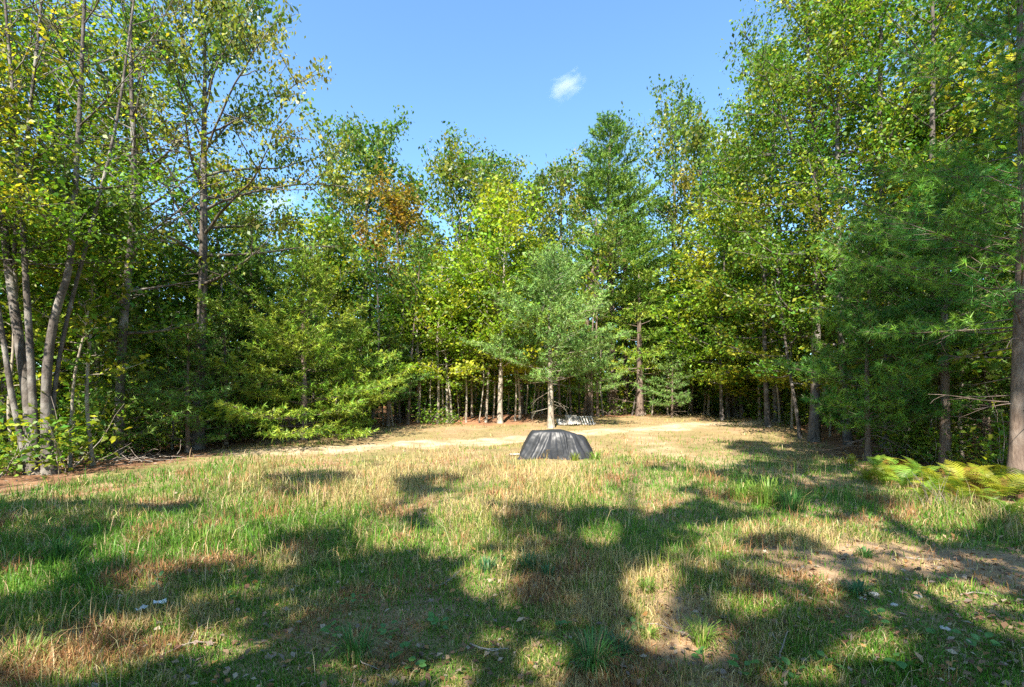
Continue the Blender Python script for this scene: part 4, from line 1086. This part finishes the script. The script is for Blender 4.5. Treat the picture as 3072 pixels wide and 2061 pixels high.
gr['kind'] = 'stuff'; gr['label'] = 'rough green and straw coloured meadow grass'; gr['category'] = 'grass'

# fallen leaves on the grass and under the trees
NL = 26000
u = rng.uniform(-40, 1064, NL); v = HZ + 12 + rng.uniform(0, 1, NL) * 300
D = F * CAMH / (v - HZ)
for _ in range(5): D = np.clip(F * (CAMH - ground_z((u - 512) / F * D, D)) / (v - HZ), 1.5, 32)
lx = (u - 512) / F * D; ly = D
ed = edge_dist(lx, ly)
pr = .9 * (1 - sstep(-.2, 1.2, ed)) + .10 + .35 * sstep(2, 5, lx) * (1 - sstep(6, 8, ly)) + .05 * (1 - sstep(4, 6, ly))
k = rng.uniform(0, 1, NL) < pr
lx, ly = lx[k], ly[k]; N = len(lx)
lz = ground_z(lx, ly) + rng.uniform(.005, .05, N)
a = rng.uniform(0, 6.28, N); s = rng.uniform(.012, .028, N) * (1 + .05 * ly)
d = np.stack([np.cos(a), np.sin(a), rng.normal(0, .3, N)], 1); sd_ = unit(np.cross(d, np.array([0, 0, 1.]) + rng.normal(0, .35, (N, 3)))); P = np.stack([lx, ly, lz], 1)
up_ = np.cross(sd_, d)
V = np.stack([P - d * s[:, None], P + sd_ * (s * .62)[:, None] + up_ * (s * .3)[:, None], P + d * s[:, None], P - sd_ * (s * .62)[:, None] + up_ * (s * .2)[:, None]], 1).reshape(-1, 3)
pal = np.array([[.26, .15, .08], [.36, .24, .14], [.20, .10, .06], [.44, .34, .24], [.40, .20, .07], [.30, .22, .17]])
cc = pal[rng.integers(0, 6, N)] * rng.uniform(.5, 1.0, N)[:, None]
o = link('fallen_leaves', mesh_np('fallen_leaves', V, np.arange(N * 4).reshape(-1, 4), {'col': np.repeat(cc, 4, 0)}, mats=[attr_mat('dead_leaf', trans=.15, rough=.6, spec=.3)]))
o['kind'] = 'stuff'; o['label'] = 'brown fallen leaves scattered on soil and grass'; o['category'] = 'leaf litter'

# ------------------------------------------------------------------ single tufts, weeds, twigs, scraps
M_tuft = attr_mat('tuft_blades', trans=.35, rough=.45, spec=.35)
def tuft(px, py, h, n, col, lab, spread=.5, r0=.06):
    D = F * CAMH / (py - HZ); X = at(px, D); D = F * (CAMH - gz(X, D)) / (py - HZ); X = at(px, D)
    a = rng.uniform(0, 6.283, n); L = h * rng.uniform(.5, 1.15, n); ln = rng.uniform(.15, 1, n) * spread
    out_ = np.stack([np.cos(a), np.sin(a), 0 * a], 1); sdv = np.stack([-np.sin(a), np.cos(a), 0 * a], 1)
    P0 = out_ * (rng.uniform(0, 1, n) ** .6 * r0)[:, None] - np.array([0, 0, .02])
    w = (.0035 + .0008 * D) * rng.uniform(.8, 1.3, n)
    z = np.array([0, 0, 1.])
    P1 = P0 + z * (L * .5)[:, None] + out_ * (L * ln * .25)[:, None]
    P2 = P0 + z * (L * (.85 - .3 * ln))[:, None] + out_ * (L * ln * .75)[:, None]
    P3 = P0 + z * (L * (.95 - .75 * ln))[:, None] + out_ * (L * ln * 1.25)[:, None]
    V = np.stack([P0 - sdv * w[:, None] * .5, P0 + sdv * w[:, None] * .5, P1 + sdv * w[:, None] * .5, P1 - sdv * w[:, None] * .5, P2 + sdv * w[:, None] * .35, P2 - sdv * w[:, None] * .35, P3], 1).reshape(-1, 3)
    ii = np.arange(n)[:, None] * 7
    c = np.array(col) * rng.uniform(.65, 1.35, n)[:, None] * (1 + rng.normal(0, .06, (n, 3)))
    dry = rng.uniform(0, 1, n) < .12; c[dry] = STR * rng.uniform(.7, 1.1, dry.sum())[:, None]
    me = mesh_np('blades', V, [np.concatenate([ii + np.array([[0, 1, 2, 3]]), ii + np.array([[3, 2, 4, 5]])]), ii + np.array([[5, 4, 6]])], {'col': np.repeat(np.clip(c, .01, .8), 7, 0)}, mats=[M_tuft])
    thing('grass_tuft', lab, 'grass tuft', (X, D, gz(X, D)), 0, 'grass tufts', me)
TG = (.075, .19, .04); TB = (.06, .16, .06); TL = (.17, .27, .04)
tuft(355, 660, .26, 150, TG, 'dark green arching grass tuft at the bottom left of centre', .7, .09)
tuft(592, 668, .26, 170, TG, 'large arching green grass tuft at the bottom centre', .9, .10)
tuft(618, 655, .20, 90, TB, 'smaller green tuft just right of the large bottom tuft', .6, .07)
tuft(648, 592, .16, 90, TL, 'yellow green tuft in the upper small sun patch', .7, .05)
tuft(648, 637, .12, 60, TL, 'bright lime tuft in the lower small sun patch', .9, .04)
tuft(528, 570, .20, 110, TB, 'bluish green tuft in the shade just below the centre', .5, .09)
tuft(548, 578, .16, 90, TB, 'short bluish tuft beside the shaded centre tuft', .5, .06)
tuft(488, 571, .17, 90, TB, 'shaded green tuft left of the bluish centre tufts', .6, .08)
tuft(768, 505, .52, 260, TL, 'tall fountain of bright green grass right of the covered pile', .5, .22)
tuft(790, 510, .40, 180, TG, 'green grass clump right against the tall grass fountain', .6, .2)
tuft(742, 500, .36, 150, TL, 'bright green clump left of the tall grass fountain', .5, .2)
tuft(858, 594, .15, 120, TB, 'dark low tuft beside the pale flat stones', .8, .08)
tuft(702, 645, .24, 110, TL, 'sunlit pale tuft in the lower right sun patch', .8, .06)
tuft(865, 556, .14, 70, TG, 'small tuft on the bare soil near the trunk shadows', .7, .06)
tuft(545, 458, .30, 60, STR, 'dry grass tuft against the front left corner of the covered pile', .5, .12)
tuft(575, 459, .28, 60, OLV, 'dry grass tuft against the front right of the covered pile', .5, .12)
tuft(595, 457, .26, 90, TL, 'green grass clump at the right end of the covered pile', .6, .16)
tuft(20, 668, .24, 120, TL, 'bright green tuft in the bottom left corner', .7, .12)
tuft(60, 560, .30, 120, TG, 'green tuft in the shade at the left picture edge', .6, .12)
tuft(205, 545, .30, 160, TL, 'sunny yellow green clump in the left meadow', .6, .2)

M_weed = leaf_mat('weed_leaf', (.055, .17, .05), (.12, .24, .04), .4, trans=.3)
def weed_leaf():
    t = np.array([0, .25, .55, .8, 1.0]); w = np.array([.05, .36, .42, .26, .0])
    L = np.stack([t, w * .9, .12 * np.sin(t * 3) + .06], 1); Rr = L * np.array([1, -1, 1]); M = np.stack([t, 0 * t, .12 * np.sin(t * 3)], 1)
    V = np.concatenate([L, M, Rr]); Fq = []
    for k in range(4): Fq += [[k, k + 1, 5 + k + 1, 5 + k], [5 + k, 5 + k + 1, 10 + k + 1, 10 + k]]
    return mesh_np('leaf', V, np.array(Fq), {'col': np.tile([[.5, .5, .5]], (15, 1))}, smooth=True, mats=[M_weed])
WL = weed_leaf()
WEED = [(228, 603, .05, 'lone bright green weed leaf cluster left of centre in the grass'), (160, 585, .05, 'small weed by the white scraps, upper one'), (330, 640, .05, 'weed leaves under the left dark tuft'), (405, 652, .055, 'strawberry like leaves at the bottom near the dark left tuft'),
        (390, 635, .045, 'small leafy weed above the strawberry like leaves'), (435, 628, .045, 'low weed with round leaves left of the brown grass patch'), (415, 668, .05, 'weed leaves at the bottom edge left of centre'),
        (560, 625, .04, 'shaded small weed below the bluish tufts'), (632, 625, .04, 'weed leaf pair beside the narrow sun patch'), (745, 668, .055, 'bluish weed at the bottom right of centre'), (790, 672, .05, 'leafy weed at the bottom edge between two soil patches'),
        (825, 665, .055, 'bright weed leaves at the bottom edge right of centre'), (900, 668, .06, 'broad leaved weed near the bottom right'), (940, 640, .05, 'weed with round leaves on the mossy right soil'), (985, 655, .05, 'weed at the bottom right corner'),
        (950, 590, .045, 'flat weed leaf in the mossy sun patch on the right'), (870, 625, .045, 'small weed below the pale flat stones'), (500, 560, .04, 'pair of shaded weed leaves above the left centre tuft'), (345, 612, .04, 'bluish clover like patch left of centre'), (360, 607, .04, 'second clover like patch left of centre'), (700, 655, .045, 'weed leaves at the foot of the sunlit pale tuft')]
for (px, py, s, lab) in WEED:
    D = F * CAMH / (py - HZ); X = at(px, D)
    o = thing('weed', lab, 'weed', (X, D, gz(X, D)), rng.uniform(0, 6), 'broad leaved weeds')
    nn = int(rng.integers(6, 11))
    for k in range(nn):
        c = link('leaf', WL, o); a = k * 2.4; rr_ = rng.uniform(0, s * 1.5)
        c.location = (math.cos(a) * rr_, math.sin(a) * rr_, rng.uniform(.02, .09)); c.rotation_euler = (rng.normal(0, .3), rng.normal(-.1, .3), a + rng.normal(0, .4))
        q = s * rng.uniform(.7, 1.3) * 1.1; c.scale = (q, q, q)

# dry stalks before the ferns, twigs, scraps and stones
o = thing('dry_stalks', 'bare dry stalks rising in front of the fern bed', 'dry plant', (at(940, 7.2), 7.2, gz(at(940, 7.2), 7.2)))
for k in range(12):
    a = rng.uniform(0, 6.28); c = curve((rng.normal(0, .1), rng.normal(0, .05), -.02), (math.cos(a) * .45, math.sin(a) * .3, 1), rng.uniform(.3, .75), 6, -.15, .1)
    w = Wood(); w.tube(c, np.linspace(.005, .002, 7), 4); link('stalk', w.mesh('stalk', B_twig), o)
TW = [(436, 588, .30, 20, 'grey stick lying in the shade just below the middle of the meadow'), (340, 655, .35, -30, 'thin twig beside the bottom left tuft'), (780, 655, .30, 60, 'curved twig standing out of the soil at the bottom right'), (700, 640, .4, 100, 'dry twig by the pale lower right tuft'),
      (300, 525, .6, 30, 'long straw coloured stalk lying on the left meadow'), (290, 500, .6, 25, 'long dry stalk higher up in the left meadow'), (905, 562, .4, -20, 'twig on the bare soil by the trunk shadows'), (960, 602, .35, 10, 'pale twig on the mossy right soil'), (160, 660, .3, 50, 'twig near the bottom left corner'), (470, 640, .35, -60, 'brown twig left of the large bottom tuft')]
for (px, py, L, ang, lab) in TW:
    D = F * CAMH / (py - HZ); X = at(px, D)
    c = curve((0, 0, .02), (math.cos(R(ang)), math.sin(R(ang)), .18), L, 6, -.15, .16); w = Wood(); w.tube(c, np.linspace(.007, .003, 7), 5)
    c2 = curve(c[3], (math.cos(R(ang + 45)), math.sin(R(ang + 45)), .3), L * .4, 3, -.2, .15); w.tube(c2, np.linspace(.004, .002, 4), 4)
    thing('twig', lab, 'twig', (X, D, gz(X, D)), 0, 'twigs on the ground', w.mesh('twig', B_twig))
def lump(name, sx, sy, sz, mat, seed):
    import bmesh
    bm = bmesh.new(); bmesh.ops.create_icosphere(bm, subdivisions=2, radius=.5)
    rr2 = np.random.default_rng(seed)
    for v in bm.verts:
        f = 1 + rr2.normal(0, .09); v.co = Vector((v.co.x * sx * f, v.co.y * sy * f, v.co.z * sz * f))
    me = bpy.data.meshes.new(name); bm.to_mesh(me); bm.free(); me.materials.append(mat); return me
M_stone = bark_mat('stone', (.36, .33, .30), (.52, .48, .44), (.58, .55, .50), zs=1, scale=12, bump=.4)
M_scrap = attr_mat('white_scrap', trans=.2, rough=.6)
for k, (px, py, s, lab) in enumerate([(873, 600, .09, 'pale flat stone right of the dark low tuft'), (862, 603, .06, 'smaller pale stone beside the dark low tuft'), (894, 610, .06, 'whitish stone on the right soil'), (918, 604, .07, 'pale stone by the mossy sun patch'), (945, 632, .07, 'grey stone on the right soil near the edge'), (800, 628, .05, 'small grey stone on the lower right soil')]):
    D = F * CAMH / (py - HZ); X = at(px, D)
    thing('stone', lab, 'stone', (X, D, gz(X, D) + s * .1), rng.uniform(0, 6), 'stones on the right soil', lump('stone', s, s * .7, s * .4, M_stone, k))
for k, (px, py, s, lab) in enumerate([(160, 610, .042, 'crumpled white paper scrap in the left grass, the right one'), (142, 616, .04, 'greyish white paper scrap left of the crumpled one')]):
    D = F * CAMH / (py - HZ); X = at(px, D)
    q = np.linspace(-1, 1, 6); QX, QY = np.meshgrid(q, q); QZ = .35 * np.sin(QX * 2 + k) * np.cos(QY * 2.5) + .12 * rng.normal(0, 1, QX.shape)
    V = np.stack([QX * s, QY * s * .6, QZ * s + s * .5], -1).reshape(-1, 3); ii = (np.arange(5)[:, None] * 6 + np.arange(5)[None, :]).ravel()
    thing('paper_scrap', lab, 'paper scrap', (X, D, gz(X, D) + .05), .6 + k, 'paper scraps', mesh_np('paper_scrap', V, np.stack([ii, ii + 1, ii + 7, ii + 6], 1), {'col': np.full((36, 3), .78)}, mats=[M_scrap]))

# ------------------------------------------------------------------ clouds
def cloud(px, py, D, sx, sy, sz, dens, lab, seed):
    import bmesh
    m, n, l, out = new_mat('cloud_vapour')
    pv = n.new('ShaderNodeVolumePrincipled'); pv.inputs['Color'].default_value = (1, 1, 1, 1); pv.inputs['Anisotropy'].default_value = .2
    tc = n.new('ShaderNodeTexCoord'); nz = n.new('ShaderNodeTexNoise'); nz.inputs['Scale'].default_value = 2.6; nz.inputs['Detail'].default_value = 5; nz.inputs['Roughness'].default_value = .6
    nz.noise_dimensions = '4D'; nz.inputs['W'].default_value = seed
    l.new(tc.outputs['Object'], nz.inputs['Vector'])
    ln = n.new('ShaderNodeVectorMath'); ln.operation = 'LENGTH'; l.new(tc.outputs['Object'], ln.inputs[0])
    s1 = n.new('ShaderNodeMath'); s1.operation = 'SUBTRACT'; l.new(nz.outputs['Fac'], s1.inputs[0])
    s0 = n.new('ShaderNodeMath'); s0.operation = 'MULTIPLY_ADD'; l.new(ln.outputs['Value'], s0.inputs[0]); s0.inputs[1].default_value = .55; s0.inputs[2].default_value = .18
    l.new(s0.outputs[0], s1.inputs[1])
    s2 = n.new('ShaderNodeMath'); s2.operation = 'MULTIPLY'; s2.use_clamp = False; l.new(s1.outputs[0], s2.inputs[0]); s2.inputs[1].default_value = dens
    s3 = n.new('ShaderNodeMath'); s3.operation = 'MAXIMUM'; l.new(s2.outputs[0], s3.inputs[0]); s3.inputs[1].default_value = 0
    l.new(s3.outputs[0], pv.inputs['Density']); l.new(pv.outputs[0], out.inputs['Volume'])
    bm = bmesh.new(); bmesh.ops.create_icosphere(bm, subdivisions=3, radius=1)
    me = bpy.data.meshes.new('cloud'); bm.to_mesh(me); bm.free(); me.materials.append(m)
    o = thing('cloud', lab, 'cloud', (at(px, D), D, zt(py, D)), 0, None, me); o.scale = (sx, sy, sz)
    o.rotation_euler = (0, R(-22), 0)
cloud(566, 87, 900, 60, 32, 32, .11, 'small white wisp of cloud alone in the blue sky', 3.0)
cloud(262, 210, 1500, 170, 60, 50, .09, 'faint low cloud behind the tall oak on the left', 7.0)
cloud(728, 138, 1500, 80, 60, 60, .12, 'faint cloud behind the skyline oaks on the right', 12.0)

# ------------------------------------------------------------------ look-alikes at one spot are told apart by their order from the left
ORD = ['leftmost', 'second from left', 'third from left', 'fourth from left', 'fifth from left', 'sixth from left', 'seventh from left', 'eighth from left', 'ninth from left', 'tenth from left', 'eleventh from left', 'twelfth from left']
bpy.context.view_layer.update()
byl = {}
for o in bpy.data.objects:
    if o.parent is None and 'label' in o.keys():
        byl.setdefault(o['label'], []).append(o)
for lab, os_ in byl.items():
    if len(os_) > 1:
        os_.sort(key=lambda q: q.location.x / max(q.location.y, .1) if q.location.y > 0 else q.location.x)
        for k, o in enumerate(os_):
            o['label'] = lab + ', ' + (ORD[k] if k < len(os_) - 1 or k == 0 else 'rightmost')
